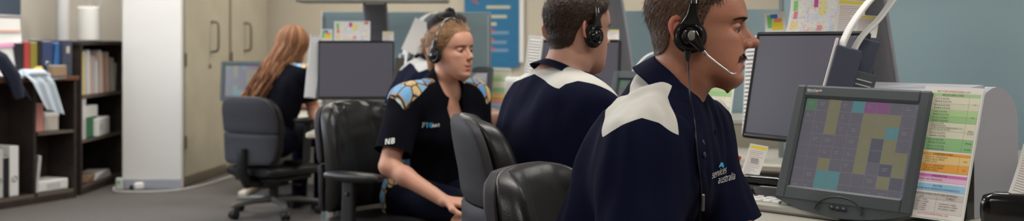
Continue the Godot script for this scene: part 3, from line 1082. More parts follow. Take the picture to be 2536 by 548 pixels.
func chair(label: String, p: Vector3, deg: float, drop: float, arms: Array, folds: float) -> Node3D:
	var root := thing("office_chair", label, "chair", heading(p, deg), "black leather office chairs at the consoles")
	var dy := -drop
	var prof := [[0.50, 0.185, -0.235], [0.515, 0.20, -0.232], [0.56, 0.213, -0.222], [0.63, 0.222, -0.214], [0.70, 0.226, -0.216], [0.77, 0.226, -0.226], [0.83, 0.220, -0.240], [0.875, 0.205, -0.252], [0.905, 0.180, -0.261], [0.922, 0.145, -0.267], [0.930, 0.10, -0.270]]
	var secs := []
	for i in prof.size():
		var q: Array = prof[i]
		var t: float = [0.016, 0.026, 0.034, 0.038, 0.038, 0.036, 0.034, 0.031, 0.026, 0.019, 0.010][i]
		secs.append([Vector3(0, q[0] + dy, q[2]), Vector3(q[1], 0, 0), Vector3(0, 0, t), 3.6])
	# finer rows
	var fine := []
	var cc := curve(secs.map(func(q): return q[0]), 44)
	var cw := curve(secs.map(func(q): return Vector3(q[1].x, q[2].z, 0)), 44)
	for i in 45: fine.append([cc[i], Vector3(cw[i].x, 0, 0), Vector3(0, 0, cw[i].y), 3.6])
	fine.append([cc[44] + Vector3(0, 0.002, 0), Vector3(0.06, 0, 0), Vector3(0, 0, 0.005), 3.6])
	var ns := FastNoiseLite.new()
	ns.frequency = 1.0; ns.seed = int(folds * 1000.0) + 3
	var dis := func(q: Vector3, x: float, y: float, v: float) -> Vector3:
		q.z += 0.042 * pow(q.x / 0.22, 2.0)
		if y > 0.05:
			var fr := smoothstep(0.05, 0.9, y)
			q.z += fr * 0.022 * smoothstep(0.45, 0.80, absf(q.x) / 0.22) * smoothstep(0.0, 0.12, v)
			q.z += fr * folds * (sin(q.x * 58.0 + sin(v * 4.0) * 1.3 + ns.get_noise_2d(q.x * 8.0, v * 3.0) * 2.0) * 0.007 + ns.get_noise_2d(q.x * 30.0, v * 9.0) * 0.004)
		return q
	part(root, "backrest", loft(fine, 96, dis).mesh(), M.leather)
	# shell in two plates with an open joint
	for half in 2:
		var sh := []
		for i in 13:
			var u := i / 12.0
			var y := lerpf(0.50, 0.690, u) if half == 0 else lerpf(0.696, 0.926, u)
			var w := lerp_table([[0.50, 0.188], [0.53, 0.208], [0.6, 0.222], [0.7, 0.229], [0.78, 0.228], [0.84, 0.220], [0.88, 0.204], [0.905, 0.182], [0.92, 0.15], [0.93, 0.11]], y)
			var z := lerp_table([[0.50, -0.268], [0.56, -0.262], [0.63, -0.258], [0.70, -0.260], [0.77, -0.269], [0.83, -0.281], [0.875, -0.288], [0.93, -0.292]], y)
			var e := 0.6 if (i == 0 or i == 12) else 1.0
			sh.append([Vector3(0, y + dy, z), Vector3(w - (0.004 if e < 1.0 else 0.0), 0, 0), Vector3(0, 0, 0.019 * e), 5.0])
		part(root, "back_shell", loft(sh, 56, func(q, x, y, v): return q + Vector3(0, 0, 0.042 * pow(q.x / 0.22, 2.0))).mesh(), M.shell)
	var seam := []
	# seat
	var st := []
	for e in [[-0.235, 0.17, 0.02], [-0.225, 0.20, 0.036], [-0.16, 0.23, 0.044], [0.0, 0.242, 0.046], [0.14, 0.238, 0.046], [0.21, 0.22, 0.042], [0.245, 0.19, 0.030], [0.255, 0.16, 0.014]]:
		st.append([Vector3(0, 0.445 + dy - 0.015 * smoothstep(0.1, 0.25, e[0]), e[0]), Vector3(e[1], 0, 0), Vector3(0, e[2], 0), 3.2])
	part(root, "seat", loft(st, 40).mesh(), M.leather)
	part(root, "seat_pan", box(Vector3(0.36, 0.03, 0.36), 0.01), M.black_plastic, pos(Vector3(0, 0.392 + dy, 0)))
	bx(root, "mechanism", M.black_plastic, Vector3(0.12, 0.06, 0.24), Vector3(0, 0.36 + dy, -0.03), 0, 0, 0, 0.012)
	part(root, "back_bracket", tube([Vector3(0, 0.37 + dy, -0.12), Vector3(0, 0.37 + dy, -0.25), Vector3(0, 0.45 + dy, -0.302), Vector3(0, 0.60 + dy, -0.292)], [0.03, 0.034, 0.036, 0.03], 12).mesh(), M.black_plastic)
	part(root, "tilt_lever", tube([Vector3(-0.05, 0.36 + dy, -0.02), Vector3(-0.25, 0.355 + dy, -0.02)], 0.006, 8).mesh(), M.black_plastic)
	part(root, "gas_column", lathe([Vector2(0.0, 0.10), Vector2(0.032, 0.10), Vector2(0.032, 0.24), Vector2(0.016, 0.242), Vector2(0.016, 0.37 + dy), Vector2(0.0, 0.37 + dy)], 18).mesh(), M.black_plastic)
	for i in 5:
		var a := TAU * i / 5.0 + 0.35
		var d := Vector3(sin(a), 0, cos(a))
		var w := d.cross(Vector3.UP)
		part(root, "base_leg", loft([[Vector3(0, 0.105, 0) + d * 0.02, w * 0.030, Vector3(0, 0.024, 0), 3.0], [Vector3(0, 0.103, 0) + d * 0.16, w * 0.024, Vector3(0, 0.017, 0), 3.0], [Vector3(0, 0.088, 0) + d * 0.29, w * 0.019, Vector3(0, 0.012, 0), 3.0], [Vector3(0, 0.084, 0) + d * 0.315, w * 0.010, Vector3(0, 0.008, 0), 3.0]], 12).mesh(), M.leg_metal if drop > 0.05 else M.black_plastic)
		for k in [-1.0, 1.0]:
			part(root, "caster", lathe([Vector2(0, -0.011), Vector2(0.025, -0.011), Vector2(0.030, -0.006), Vector2(0.030, 0.006), Vector2(0.025, 0.011), Vector2(0, 0.011)], 16).mesh(), M.black_plastic, Transform3D(Basis(d, w, d.cross(w)), d * 0.295 + w * k * 0.016 + Vector3(0, 0.031, 0)))
	for sd in arms:
		var x: float = 0.285 * sd
		if drop > 0.1: dy = -drop + 0.11
		var pad := []
		for e in [[-0.135, 0.016, 0.008], [-0.128, 0.028, 0.014], [-0.08, 0.040, 0.018], [0.0, 0.045, 0.019], [0.08, 0.042, 0.018], [0.125, 0.030, 0.015], [0.135, 0.018, 0.009]]:
			pad.append([Vector3(x, 0.665 + dy, e[0] + 0.02), Vector3(e[1], 0, 0), Vector3(0, e[2], 0), 2.8])
		var arm := part(root, "armrest", loft(pad, 24).mesh(), M.leather)
		part(root, "arm_post", loft([[Vector3(x, 0.40 + dy, -0.01), Vector3(0.013, 0, 0), Vector3(0, 0, 0.032), 4.0], [Vector3(x, 0.50 + dy, -0.005), Vector3(0.013, 0, 0), Vector3(0, 0, 0.032), 4.0], [Vector3(x, 0.652 + dy, 0.0), Vector3(0.012, 0, 0), Vector3(0, 0, 0.030), 4.0]], 16).mesh(), M.black_plastic)
		part(root, "arm_bracket", loft([[Vector3(x, 0.40 + dy, -0.01), Vector3(0, 0, 0.032), Vector3(0, 0.013, 0), 4.0], [Vector3(0.12 * sd, 0.385 + dy, -0.01), Vector3(0, 0, 0.03), Vector3(0, 0.012, 0), 4.0]], 12).mesh(), M.black_plastic)
		part(root, "height_button", lathe([Vector2(0.0085, 0.0), Vector2(0.0085, 0.004), Vector2(0.0, 0.005)], 14).mesh(), M.shell, Transform3D(Basis.from_euler(Vector3(0, 0, -PI / 2 * sd)), Vector3(x + 0.013 * sd, 0.60 + dy, 0.0)))
	return root

func image_mat(called: String, im: Image, rough := 0.5, emit := 0.0) -> StandardMaterial3D:
	var m := mat(called, Color.WHITE, rough)
	m.albedo_texture = ImageTexture.create_from_image(im)
	m.texture_repeat = false
	if emit > 0.0:
		m.albedo_color = Color(0.25, 0.25, 0.25)
		m.emission_enabled = true
		m.emission = Color.BLACK
		m.emission_texture = m.albedo_texture
		m.emission_energy_multiplier = emit
	return m

func touch_image() -> Image:
	var w := 612
	var h := 456
	var im := Image.create(w, h, false, Image.FORMAT_RGB8)
	im.fill(Color8(104, 101, 110))
	var cw := 66.0
	var ch := 60.0
	var cols := {"y": Color8(128, 124, 98), "c": Color8(90, 136, 140), "g": Color8(90, 124, 98), "m": Color8(132, 90, 126), "d": Color8(92, 91, 102)}
	for q in ["g00", "y20", "y21", "y22", "c40", "m50", "m60", "y51", "y61", "y71", "y52", "y62", "c72", "y53", "y73", "y54", "y74", "y84", "y55", "y85", "y76", "y25", "c26", "c36", "c27", "c37", "d63", "d64", "d75", "d86"]:
		im.fill_rect(Rect2i(int(q[1]) * cw, int(q[2]) * ch, cw, ch), cols[q[0]])
	for i in 11: im.fill_rect(Rect2i(int(i * cw) - 1, 0, 2, h), Color8(122, 119, 128))
	for j in 9: im.fill_rect(Rect2i(0, int(j * ch) - 1, w, 2), Color8(122, 119, 128))
	var rng := RandomNumberGenerator.new()
	rng.seed = 8
	for i in 10:
		for j in 8:
			if rng.randf() < 0.55:
				for k in 2: im.fill_rect(Rect2i(i * cw + 16, j * ch + 20 + k * 10, 10 + rng.randi() % 26, 3), Color8(132, 129, 134))
	return im

func bezel(w: float, h: float, ow: float, oe: float, ot: float, ob: float, d: float) -> MB:   # frame round a w x h opening: left, right, top, bottom widths
	var b := MB.new()
	b.add(box_mb(Vector3(ow, h + ot + ob, d), 0.006).moved(Transform3D(Basis.IDENTITY, Vector3(-w / 2 - ow / 2, (ot - ob) / 2, 0))))
	b.add(box_mb(Vector3(oe, h + ot + ob, d), 0.006).moved(Transform3D(Basis.IDENTITY, Vector3(w / 2 + oe / 2, (ot - ob) / 2, 0))))
	b.add(box_mb(Vector3(w + 0.012, ot, d), 0.006).moved(Transform3D(Basis.IDENTITY, Vector3(0, h / 2 + ot / 2, 0))))
	b.add(box_mb(Vector3(w + 0.012, ob, d), 0.006).moved(Transform3D(Basis.IDENTITY, Vector3(0, -h / 2 - ob / 2, 0))))
	return b

func touch_monitor(label: String, t: Transform3D, desk_y: float, housing: bool, brand: bool) -> Node3D:
	var root := thing("touch_monitor", label, "monitor", t, "touch screen monitors on the consoles")
	var fr := part(root, "bezel", bezel(0.304, 0.228, 0.031, 0.031, 0.033, 0.038, 0.034).mesh(), M.bezel, pos(Vector3(0, 0, 0.004)))
	# bulging chin with the controls
	var chin := []
	for i in 17:
		var u := -1.0 + i / 8.0
		chin.append(Vector2(u * 0.182, -0.150 - 0.030 * (1.0 - u * u)))
	chin.append(Vector2(0.182, -0.120)); chin.append(Vector2(-0.182, -0.120))
	part(root, "chin", extrude(chin, 0.026).mesh(), M.bezel, pos(Vector3(0, 0, 0.004)))
	part(root, "screen", sheet(0.306, 0.230, 0.0, 1).mesh(), M.touch_screen, pos(Vector3(0, 0, 0.008)))
	var lip := []
	for i in 17:
		var a := PI * i / 16.0
		lip.append(Vector3(cos(a) * 0.062, -0.166 + sin(a) * 0.036, 0.0205))
	part(root, "control_arc", tube(lip, 0.0022, 6).mesh(), M.bezel_dark)
	for q in [Vector2(0.0, -0.140), Vector2(-0.018, -0.157), Vector2(-0.002, -0.1585), Vector2(0.014, -0.158)]:
		part(root, "button", lathe([Vector2(0.0075, 0), Vector2(0.007, 0.004), Vector2(0.0, 0.005)], 16).mesh(), M.bezel_dark, Transform3D(Basis.from_euler(Vector3(PI / 2, 0, 0)) * Basis.from_scale(Vector3(1.15, 1, 0.7)), Vector3(q.x, q.y, 0.016)))
	if brand:
		text(root, "brand_lettering", "MicroTouch", 0.0056, M.print_white, pos(Vector3(-0.148, 0.1325, 0.0215)), true)
		bx(root, "brand_underline", M.print_white, Vector3(0.03, 0.0008, 0.0004), Vector3(-0.132, 0.1280, 0.0213), 0, 0, 3.0, 0.0001)
		text(root, "brand_mark", "3M", 0.0042, M.print_red, pos(Vector3(-0.122, 0.1262, 0.0214)), true)
	# back body and foot
	part(root, "back_body", box(Vector3(0.33, 0.25, 0.06), 0.02), M.bezel, pos(Vector3(0, -0.005, -0.04)))
	return root

func housing_block(label: String, t: Transform3D, y0: float, y1: float) -> Node3D:
	# upright equipment case behind the touch monitor: side profile with a rounded crown, drawn in local z-y, width along x
	var root := thing("equipment_case", label, "equipment", t)
	var prof := []
	var h := y1 - y0
	var dp := 0.25
	for q in [[0.0, 0.0], [dp, 0.0]]: prof.append(Vector2(q[0], q[1]))
	for i in 15:
		var a := PI * i / 14.0
		prof.append(Vector2(dp / 2 + cos(a) * dp / 2 * 1.0, h - 0.105 + sin(a) * 0.105))
	var e := extrude(prof, 0.030).moved(Transform3D(Basis(Vector3(0, 0, -1), Vector3.UP, Vector3(1, 0, 0)), Vector3.ZERO))
	part(root, "side_plate", e.mesh(), M.silver, pos(Vector3(0.185, 0, -0.21)))
	var ins := []
	for p in prof: ins.append(Vector2(p.x * 0.97 - 0.012, p.y * 0.985))
	var e2 := extrude(ins, 0.27).moved(Transform3D(Basis(Vector3(0, 0, -1), Vector3.UP, Vector3(1, 0, 0)), Vector3.ZERO))
	part(root, "case_body", e2.mesh(), M.case_dark, pos(Vector3(0.034, 0, -0.21)))
	bx(root, "vent_gap", M.gloss_black, Vector3(0.028, h - 0.05, 0.045), Vector3(0.187, (h - 0.05) / 2, -0.188), 0, 0, 0, 0.004)
	# silver cowl that runs forward to the monitor
	bx(root, "top_cowl", M.silver, Vector3(0.30, 0.012, 0.22), Vector3(0.035, h - 0.008, -0.195), 0, 4, 0, 0.005)
	bx(root, "front_body", M.silver, Vector3(0.26, h - 0.03, 0.10), Vector3(0.04, (h - 0.03) / 2, -0.13), 0, 0, 0, 0.02)
	return root

func card_image() -> Image:
	var im := Image.create(274, 610, false, Image.FORMAT_RGB8)
	im.fill(Color8(228, 226, 220))
	var cream := Color8(222, 219, 196)
	var bands := [[0.042, 0.068, Color8(168, 205, 142)], [0.070, 0.122, cream], [0.124, 0.172, Color8(214, 214, 186)], [0.174, 0.222, Color8(176, 208, 148)], [0.224, 0.270, Color8(158, 200, 138)], [0.272, 0.338, cream], [0.340, 0.392, cream], [0.394, 0.444, Color8(150, 200, 140)], [0.446, 0.490, Color8(146, 198, 138)],
		[0.505, 0.527, Color8(238, 165, 62)], [0.529, 0.590, Color8(240, 205, 140)], [0.592, 0.655, Color8(238, 168, 78)], [0.672, 0.694, Color8(214, 112, 180)], [0.696, 0.728, Color8(238, 186, 222)], [0.745, 0.800, Color8(152, 198, 232)], [0.812, 0.860, Color8(200, 194, 190)], [0.862, 0.962, Color8(216, 208, 204)]]
	for q in bands: im.fill_rect(Rect2i(8, q[0] * 610, 258, (q[1] - q[0]) * 610), q[2])
	for q in bands: im.fill_rect(Rect2i(8, q[1] * 610, 258, 1), Color8(120, 120, 110))
	for x in [8, 265]: im.fill_rect(Rect2i(x, 26, 1, 562), Color8(150, 150, 140))
	for r in [[0.07, 0.49, 48], [0.07, 0.49, 216], [0.529, 0.655, 48], [0.529, 0.655, 216], [0.696, 0.728, 42], [0.84, 0.962, 140]]:
		im.fill_rect(Rect2i(r[2], r[0] * 610, 1, (r[1] - r[0]) * 610), Color8(120, 120, 110))
	return im

func ref_card(label: String, t: Transform3D, lettering: bool) -> Node3D:
	var root := thing("reference_card", label, "card", t, "coloured reference cards clipped beside touch screens")
	part(root, "laminate", sheet(0.143, 0.312, 0.0, 1).mesh(), M.laminate, pos(Vector3(0, 0, -0.0005)))
	part(root, "print", sheet(0.137, 0.305, 0.0, 1).mesh(), M.card_print, pos(Vector3(0, 0, 0.0008)))
	for y in [0.108, -0.122]: bx(root, "clip", M.clip_clear, Vector3(0.014, 0.026, 0.004), Vector3(-0.073, y, 0.001), 0, 0, 0, 0.001)
	if not lettering: return root
	var put := func(s: String, x: float, v: float, h: float, m: Material, mid: bool):
		text(root, "printed_line", s, h, m, pos(Vector3(x, 0.1525 - v * 0.305, 0.0016)), false, HORIZONTAL_ALIGNMENT_CENTER if mid else HORIZONTAL_ALIGNMENT_LEFT)
	put.call("NOT FOR OPERATIONAL USE", 0.0, 0.028, 0.0046, M.print_red, true)
	put.call("MELBOURNE STARS", 0.0, 0.056, 0.0044, M.print_green, true)
	var rows := [[0.070, 0.122, "LIZZI 8 ALPHA", "WAREN 8 ALPHA", "16", "34"], [0.124, 0.172, "BOYSE 8 ALPHA", "WAREN 8 ALPHA", "16", "34"], [0.174, 0.222, "LIZZI 8 ALPHA", "WAREN 8 ALPHA", "27", "09"], [0.224, 0.270, "BOYSE 8 ALPHA", "WAREN 8 ALPHA", "27", "09"], [0.340, 0.392, "BOYSE 8 ALPHA", "WAREN 8 ALPHA", "34", "27"], [0.394, 0.444, "LIZZI 8 VICTOR", "WAREN 8 VICTOR", "34", ""], [0.446, 0.490, "BOYSE 8 VICTOR", "WAREN 8 VICTOR", "34", ""]]
	for r in rows:
		var mid: float = (r[0] + r[1]) / 2
		put.call(r[2], -0.041, mid - 0.011, 0.0040, M.print_black, false)
		put.call(r[3], -0.041, mid + 0.011, 0.0040, M.print_black, false)
		put.call(r[4], -0.056, mid - 0.009, 0.0040, M.print_black, true)
		put.call(r[5], -0.056, mid + 0.011, 0.0040, M.print_red, true)
	for k in 4: put.call(["LIZZI 8 ALPHA", "WAREN 8 ALPHA", "1 DME BEYOND WAREN EXPECT ILS", "IF NOT VISUAL BY MIA"][k], -0.041, 0.281 + k * 0.0155, 0.0036, M.print_black, false)
	put.call("30", -0.056, 0.300, 0.0040, M.print_black, true)
	for q in [["ILS", 0.122], ["ILS", 0.222], ["RNAV", 0.328], ["or GLS", 0.346], ["VISUAL", 0.420], ["VISUAL", 0.468], ["VOR", 0.560], ["ILS", 0.624]]: put.call(q[0], 0.054, q[1], 0.0038, M.print_black, true)
	put.call("CANBERRA STARS", 0.0, 0.516, 0.0044, M.print_black, true)
	for k in 3:
		put.call(["MANDA 8 + TRANSITION", "TANTA, RAZZI, ARRAN", "BONUT, JAYLE"][k], -0.041, 0.542 + k * 0.0175, 0.0036, M.print_black, false)
		put.call(["POLLI 8 + TRANSITION", "TANTA, RAZZI, ARRAN", "ALBURY, KADKU"][k], -0.041, 0.606 + k * 0.0175, 0.0036, M.print_black, false)
	for v in [0.552, 0.616]:
		put.call("17", -0.056, v, 0.0040, M.print_black, true)
		put.call("35", -0.056, v + 0.02, 0.0040, M.print_red, true)
	put.call("AVALON STAR", 0.0, 0.683, 0.0042, M.print_black, true)
	put.call("36    JAYDI 8 + ML TRANSITION", -0.061, 0.712, 0.0038, M.print_black, false)
	put.call("NO STAR", 0.0, 0.759, 0.0042, M.print_black, true)
	put.call("MILITARY NON-TRANSPORT (F18/HAWK/PC21)", 0.0, 0.783, 0.0038, M.print_black, true)
	put.call("HOLDING POINT TO FF TIME INTERVALS", 0.0, 0.824, 0.0042, M.print_black, true)
	put.call("JETS", -0.033, 0.847, 0.0042, M.print_black, true)
	put.call("TURBOS", 0.034, 0.847, 0.0042, M.print_black, true)
	for k in 6: put.call(["CANTY/LIZZI = 11 MINS", "BOOIN/WAREN = 13 MINS", "BOYSE/LIZZI = 11 MINS", "WAREN/LIZZI = 10 MINS", "POLLI/LIZZI = 10 MINS", "TANTA/RAZZI = 9 MINS"][k], -0.061, 0.869 + k * 0.0155, 0.0030, M.print_black, false)
	for k in 3: put.call(["LIZZI/BOYSE = 9 MINS", "CANTY/BOYSE = 10 MINS", "POLLI/RAZZI = 8 MINS"][k], 0.010, 0.890 + k * 0.0185, 0.0030, M.print_black, false)
	put.call("NOT FOR OPERATIONAL USE", 0.0, 0.973, 0.0042, M.print_red, true)
	return root

func dark_monitor(label: String, t: Transform3D, w: float, h: float, desk_y: float) -> Node3D:
	var root := thing("flat_monitor", label, "monitor", t, "dark flat monitors on the consoles")
	part(root, "bezel", bezel(w - 0.026, h - 0.030, 0.013, 0.013, 0.013, 0.017, 0.03).mesh(), M.black_plastic)
	part(root, "screen", sheet(w - 0.024, h - 0.028, 0.0, 1).mesh(), M.dark_screen, pos(Vector3(0, 0, 0.010)))
	part(root, "back_cover", box(Vector3(w - 0.03, h - 0.03, 0.06), 0.02), M.black_plastic, pos(Vector3(0, 0, -0.042)))
	var foot := t.affine_inverse() * Vector3(t.origin.x, desk_y, t.origin.z)
	part(root, "stand", tube([Vector3(0, -0.06, -0.06), foot + Vector3(0, 0, -0.06)], [0.03, 0.035], 12).mesh(), M.black_plastic)
	return root

func map_image(seed_: int) -> Image:
	var im := Image.create(200, 140, false, Image.FORMAT_RGB8)
	im.fill(Color8(232, 231, 226))
	var rng := RandomNumberGenerator.new()
	rng.seed = seed_
	var cols := [Color8(214, 222, 236), Color8(238, 226, 190), Color8(236, 204, 200), Color8(226, 232, 216), Color8(232, 222, 236), Color8(205, 213, 228), Color8(240, 236, 214)]
	for k in 170:
		im.fill_rect(Rect2i(6 + rng.randi() % 176, 10 + rng.randi() % 112, 4 + rng.randi() % 16, 3 + rng.randi() % 14), cols[rng.randi() % cols.size()])
	im.fill_rect(Rect2i(12, 14, 16, 34), Color8(140, 205, 110))
	im.fill_rect(Rect2i(84, 8, 15, 28), Color8(200, 62, 150))
	im.fill_rect(Rect2i(168, 4, 22, 14), Color8(226, 92, 74))
	im.fill_rect(Rect2i(102, 14, 26, 48), Color8(240, 226, 150))
	im.fill_rect(Rect2i(16, 50, 14, 26), Color8(232, 128, 128))
	im.fill_rect(Rect2i(10, 84, 26, 30), Color8(240, 216, 150))
	im.fill_rect(Rect2i(106, 98, 18, 18), Color8(234, 150, 150))
	for k in 90:
		im.fill_rect(Rect2i(8 + rng.randi() % 180, 8 + rng.randi() % 122, 2 + rng.randi() % 4, 1), Color8(120, 120, 130))
	return im

func note_image(seed_: int) -> Image:
	var im := Image.create(90, 140, false, Image.FORMAT_RGB8)
	im.fill(Color8(226, 224, 220))
	im.fill_rect(Rect2i(6, 5, 78, 12), Color8(236, 214, 70))
	var rng := RandomNumberGenerator.new()
	rng.seed = seed_
	for k in 16: im.fill_rect(Rect2i(10, 24 + k * 7, 34 + rng.randi() % 36, 2), [Color8(150, 148, 150), Color8(196, 140, 130)][rng.randi() % 2])
	return im

func chip_image() -> Image:
	var im := Image.create(60, 90, false, Image.FORMAT_RGB8)
	im.fill(Color8(226, 226, 222))
	im.fill_rect(Rect2i(8, 10, 14, 46), Color8(130, 205, 120))
	im.fill_rect(Rect2i(18, 8, 20, 14), Color8(66, 122, 206))
	im.fill_rect(Rect2i(26, 22, 24, 14), Color8(240, 152, 96))
	im.fill_rect(Rect2i(20, 36, 32, 28), Color8(238, 216, 74))
	return im

func poster_image() -> Image:
	var im := Image.create(160, 360, false, Image.FORMAT_RGB8)
	im.fill(Color8(38, 110, 150))
	var rng := RandomNumberGenerator.new()
	rng.seed = 12
	for k in 60: im.fill_rect(Rect2i(rng.randi() % 150, rng.randi() % 350, 8 + rng.randi() % 20, 1 + rng.randi() % 2), Color8(46, 122, 160))
	for r in [[176, 70], [204, 60], [226, 30], [252, 66], [280, 60], [304, 64]]:
		im.fill_rect(Rect2i(64, r[0], r[1], 9), Color8(196, 190, 160) if r[0] < 240 else Color8(120, 150, 175))
	for r in [160, 244, 272, 298]:
		for k in 12: im.fill_rect(Rect2i(20 + k * 2 + (50 if r > 200 else 0), r + k, 12 - k, 2), Color8(200, 70, 60))
	return im

# ---------------------------------------------------------------- the scene
func _ready() -> void:
	# camera
	var cam := Camera3D.new()
	cam.name = "camera"
	add_child(cam)
	cam.position = Vector3(0, CAM_Y, 0)
	cam.near = 0.05; cam.far = 60.0
	cam.projection = Camera3D.PROJECTION_FRUSTUM
	cam.size = 548.0 / FPX * 0.05
	cam.frustum_offset = Vector2(0, -174.0 / FPX * 0.05)
	var at_ := CameraAttributesPhysical.new()
	at_.frustum_focal_length = 35.0
	at_.frustum_focus_distance = 2.45
	at_.exposure_aperture = 3.4
	cam.attributes = at_
	cam.current = true
	# surroundings and exposure
	var env := Environment.new()
	env.background_mode = Environment.BG_SKY
	var sky := Sky.new()
	var sm := ProceduralSkyMaterial.new()
	sm.sky_top_color = Color(0.80, 0.86, 0.94); sm.sky_horizon_color = Color(0.92, 0.94, 0.96)
	sm.ground_horizon_color = Color(0.6, 0.6, 0.58); sm.ground_bottom_color = Color(0.4, 0.4, 0.38)
	sky.sky_material = sm
	env.sky = sky
	env.background_energy_multiplier = 6.5
	env.tonemap_mode = Environment.TONE_MAPPER_LINEAR
	env.tonemap_exposure = 1.65
	env.sdfgi_enabled = true; env.ssao_enabled = true; env.ssil_enabled = true
	var we := WorldEnvironment.new()
	we.name = "environment"; we.environment = env
	add_child(we)
	make_materials()
	# ceiling light panels: a glowing diffuser and an area light of its size under each
	for q in [[-2.85, -7.95], [-2.3, -1.2], [0.5, -0.6], [2.4, -2.0], [-2.3, -4.4], [0.2, -3.6], [2.4, -5.2], [-1.4, -7.4], [0.9, -7.2], [-1.2, -9.8], [1.6, -9.8]]:
		var p := Vector3(q[0], 2.7, q[1])
		var r := thing("ceiling_light", "flat ceiling light panel above the office", "light", pos(p), "ceiling light panels")
		bx(r, "frame", M.paper_white, Vector3(1.24, 0.04, 0.34), Vector3(0, -0.005, 0))
		bx(r, "diffuser", M.lamp, Vector3(1.18, 0.01, 0.28), Vector3(0, -0.026, 0), 0, 0, 0, 0.001)
		var l := AreaLight3D.new()
		l.name = "panel_light"
		l.area_size = Vector2(1.18, 0.28); l.light_energy = 1.75; l.light_color = Color(1.0, 0.985, 0.965)
		l.area_range = 14.0; l.area_attenuation = 2.0; l.shadow_enabled = true
		l.rotation_degrees = Vector3(-90, 0, 0); l.position = Vector3(0, -0.034, 0)
		r.add_child(l)
	room()
	left_side()
	consoles()
	people()
	chairs()

func make_materials() -> void:
	var m := mat("carpet", Color8(106, 100, 95), 0.95)
	m.albedo_texture = noise_tex(0.12, 3, Color(0.72, 0.72, 0.72), Color(1, 1, 1), 256, FastNoiseLite.TYPE_SIMPLEX)
	relief(m, 0.2, 4, 0.25, 3.0)
	m = mat("wall_beige", Color8(196, 187, 168), 0.85); relief(m, 0.1, 5, 0.05, 2.0)
	m = mat("wall_pale", Color8(212, 206, 194), 0.85); relief(m, 0.1, 5, 0.05, 2.0)
	m = mat("pillar_white", Color8(214, 212, 208), 0.38); relief(m, 0.02, 6, 0.12, 0.8)
	m = mat("window_glass", Color(0.95, 0.98, 1.0, 0.06), 0.02); m.transparency = BaseMaterial3D.TRANSPARENCY_ALPHA
	mat("ceiling_white", Color8(225, 224, 220), 0.9)
	mat("skirting_blue", Color8(158, 162, 170), 0.5)
	m = mat("cabinet_beige", Color8(182, 174, 152), 0.42); grained(m, 0.02, 7, 0.94, 0.6)
	mat("cabinet_gap", Color8(92, 84, 68), 0.6)
	mat("handle_grey", Color8(120, 112, 96), 0.4, 0.4)
	m = mat("wood_dark", Color8(58, 47, 42), 0.5); grained(m, 0.03, 8, 0.75, 1.6)
	m = mat("wood_brown", Color8(120, 76, 50), 0.4); grained(m, 0.03, 9, 0.75, 1.6)
	mat("wood_edge", Color8(96, 86, 76), 0.5)
	mat("desk_grey", Color8(168, 166, 156), 0.42)
	mat("desk_edge", Color8(196, 188, 170), 0.5)
	mat("panel_base", Color8(146, 140, 126), 0.6)
	m = mat("teal_glass", Color8(136, 158, 164), 0.16); m.clearcoat_enabled = true; m.clearcoat = 0.5; m.clearcoat_roughness = 0.12
	mat("panel_trim", Color8(138, 146, 146), 0.35, 0.5)
	m = mat("leather", Color8(30, 29, 29), 0.38); m.metallic_specular = 0.42; relief(m, 0.12, 13, 0.035, 6.0)
	m = mat("shell", Color8(58, 57, 61), 0.6); m.metallic_specular = 0.28; relief(m, 0.4, 14, 0.03, 8.0)
	mat("black_plastic", Color8(24, 24, 26), 0.42)
	mat("leg_metal", Color8(120, 118, 114), 0.4, 0.6)
	mat("gloss_black", Color8(14, 14, 15), 0.16)
	mat("foam", Color8(16, 16, 17), 0.9)
	mat("steel", Color8(196, 196, 198), 0.22, 0.9)
	mat("badge_grey", Color8(128, 126, 122), 0.3, 0.3)
	m = mat("clear_tube", Color8(214, 212, 208), 0.08, 0.35)
	m = mat("bezel", Color8(66, 73, 76), 0.52); relief(m, 0.4, 15, 0.02, 8.0)
	mat("bezel_dark", Color8(34, 38, 40), 0.4)
	m = mat("silver", Color8(150, 151, 160), 0.5, 0.12); relief(m, 0.4, 16, 0.015, 8.0)
	mat("case_dark", Color8(30, 31, 34), 0.5)
	mat("paper_white", Color8(228, 227, 224), 0.7)
	mat("paper_blue", Color8(176, 200, 222), 0.7)
	mat("paper_pink", Color8(226, 160, 196), 0.7)
	mat("laminate", Color8(232, 231, 226), 0.22)
	m = mat("clip_clear", Color(0.86, 0.9, 0.94, 0.6), 0.2); m.transparency = BaseMaterial3D.TRANSPARENCY_ALPHA
	mat("print_white", Color8(222, 222, 220), 0.6)
	mat("print_red", Color8(206, 52, 44), 0.6)
	mat("print_green", Color8(52, 84, 46), 0.6)
	mat("print_black", Color8(44, 40, 42), 0.6)
	mat("print_blue", Color8(60, 160, 205), 0.6)
	mat("lamp", Color8(255, 250, 240), 0.5)
	M.lamp.emission_enabled = true; M.lamp.emission = Color(1.0, 0.97, 0.92); M.lamp.emission_energy_multiplier = 2.0
	image_mat("touch_screen", touch_image(), 0.2, 0.40)
	image_mat("card_print", card_image(), 0.3)
	image_mat("map_print", map_image(3), 0.6)
	image_mat("note_print", note_image(5), 0.6)
	image_mat("chip_print", chip_image(), 0.6)
	image_mat("poster_print", poster_image(), 0.4)
	m = mat("dark_screen", Color8(40, 39, 43), 0.42); m.metallic_specular = 0.25; m.emission_enabled = true; m.emission = Color8(88, 85, 93); m.emission_energy_multiplier = 0.42
	# people
	m = mat("skin", Color.WHITE, 0.48); m.vertex_color_use_as_albedo = true; m.subsurf_scatter_enabled = true; m.subsurf_scatter_strength = 0.08; relief(m, 0.35, 17, 0.015, 14.0); m.albedo_texture = noise_tex(0.09, 27, Color(0.86, 0.80, 0.78), Color(1, 1, 1))
	m = mat("eye", Color.WHITE, 0.18); m.vertex_color_use_as_albedo = true
	m = mat("hair", Color.WHITE, 0.5); m.metallic_specular = 0.3; m.vertex_color_use_as_albedo = true
	m = mat("cloth_navy", Color8(15, 18, 40), 0.9); m.metallic_specular = 0.2; relief(m, 0.5, 18, 0.03, 10.0)
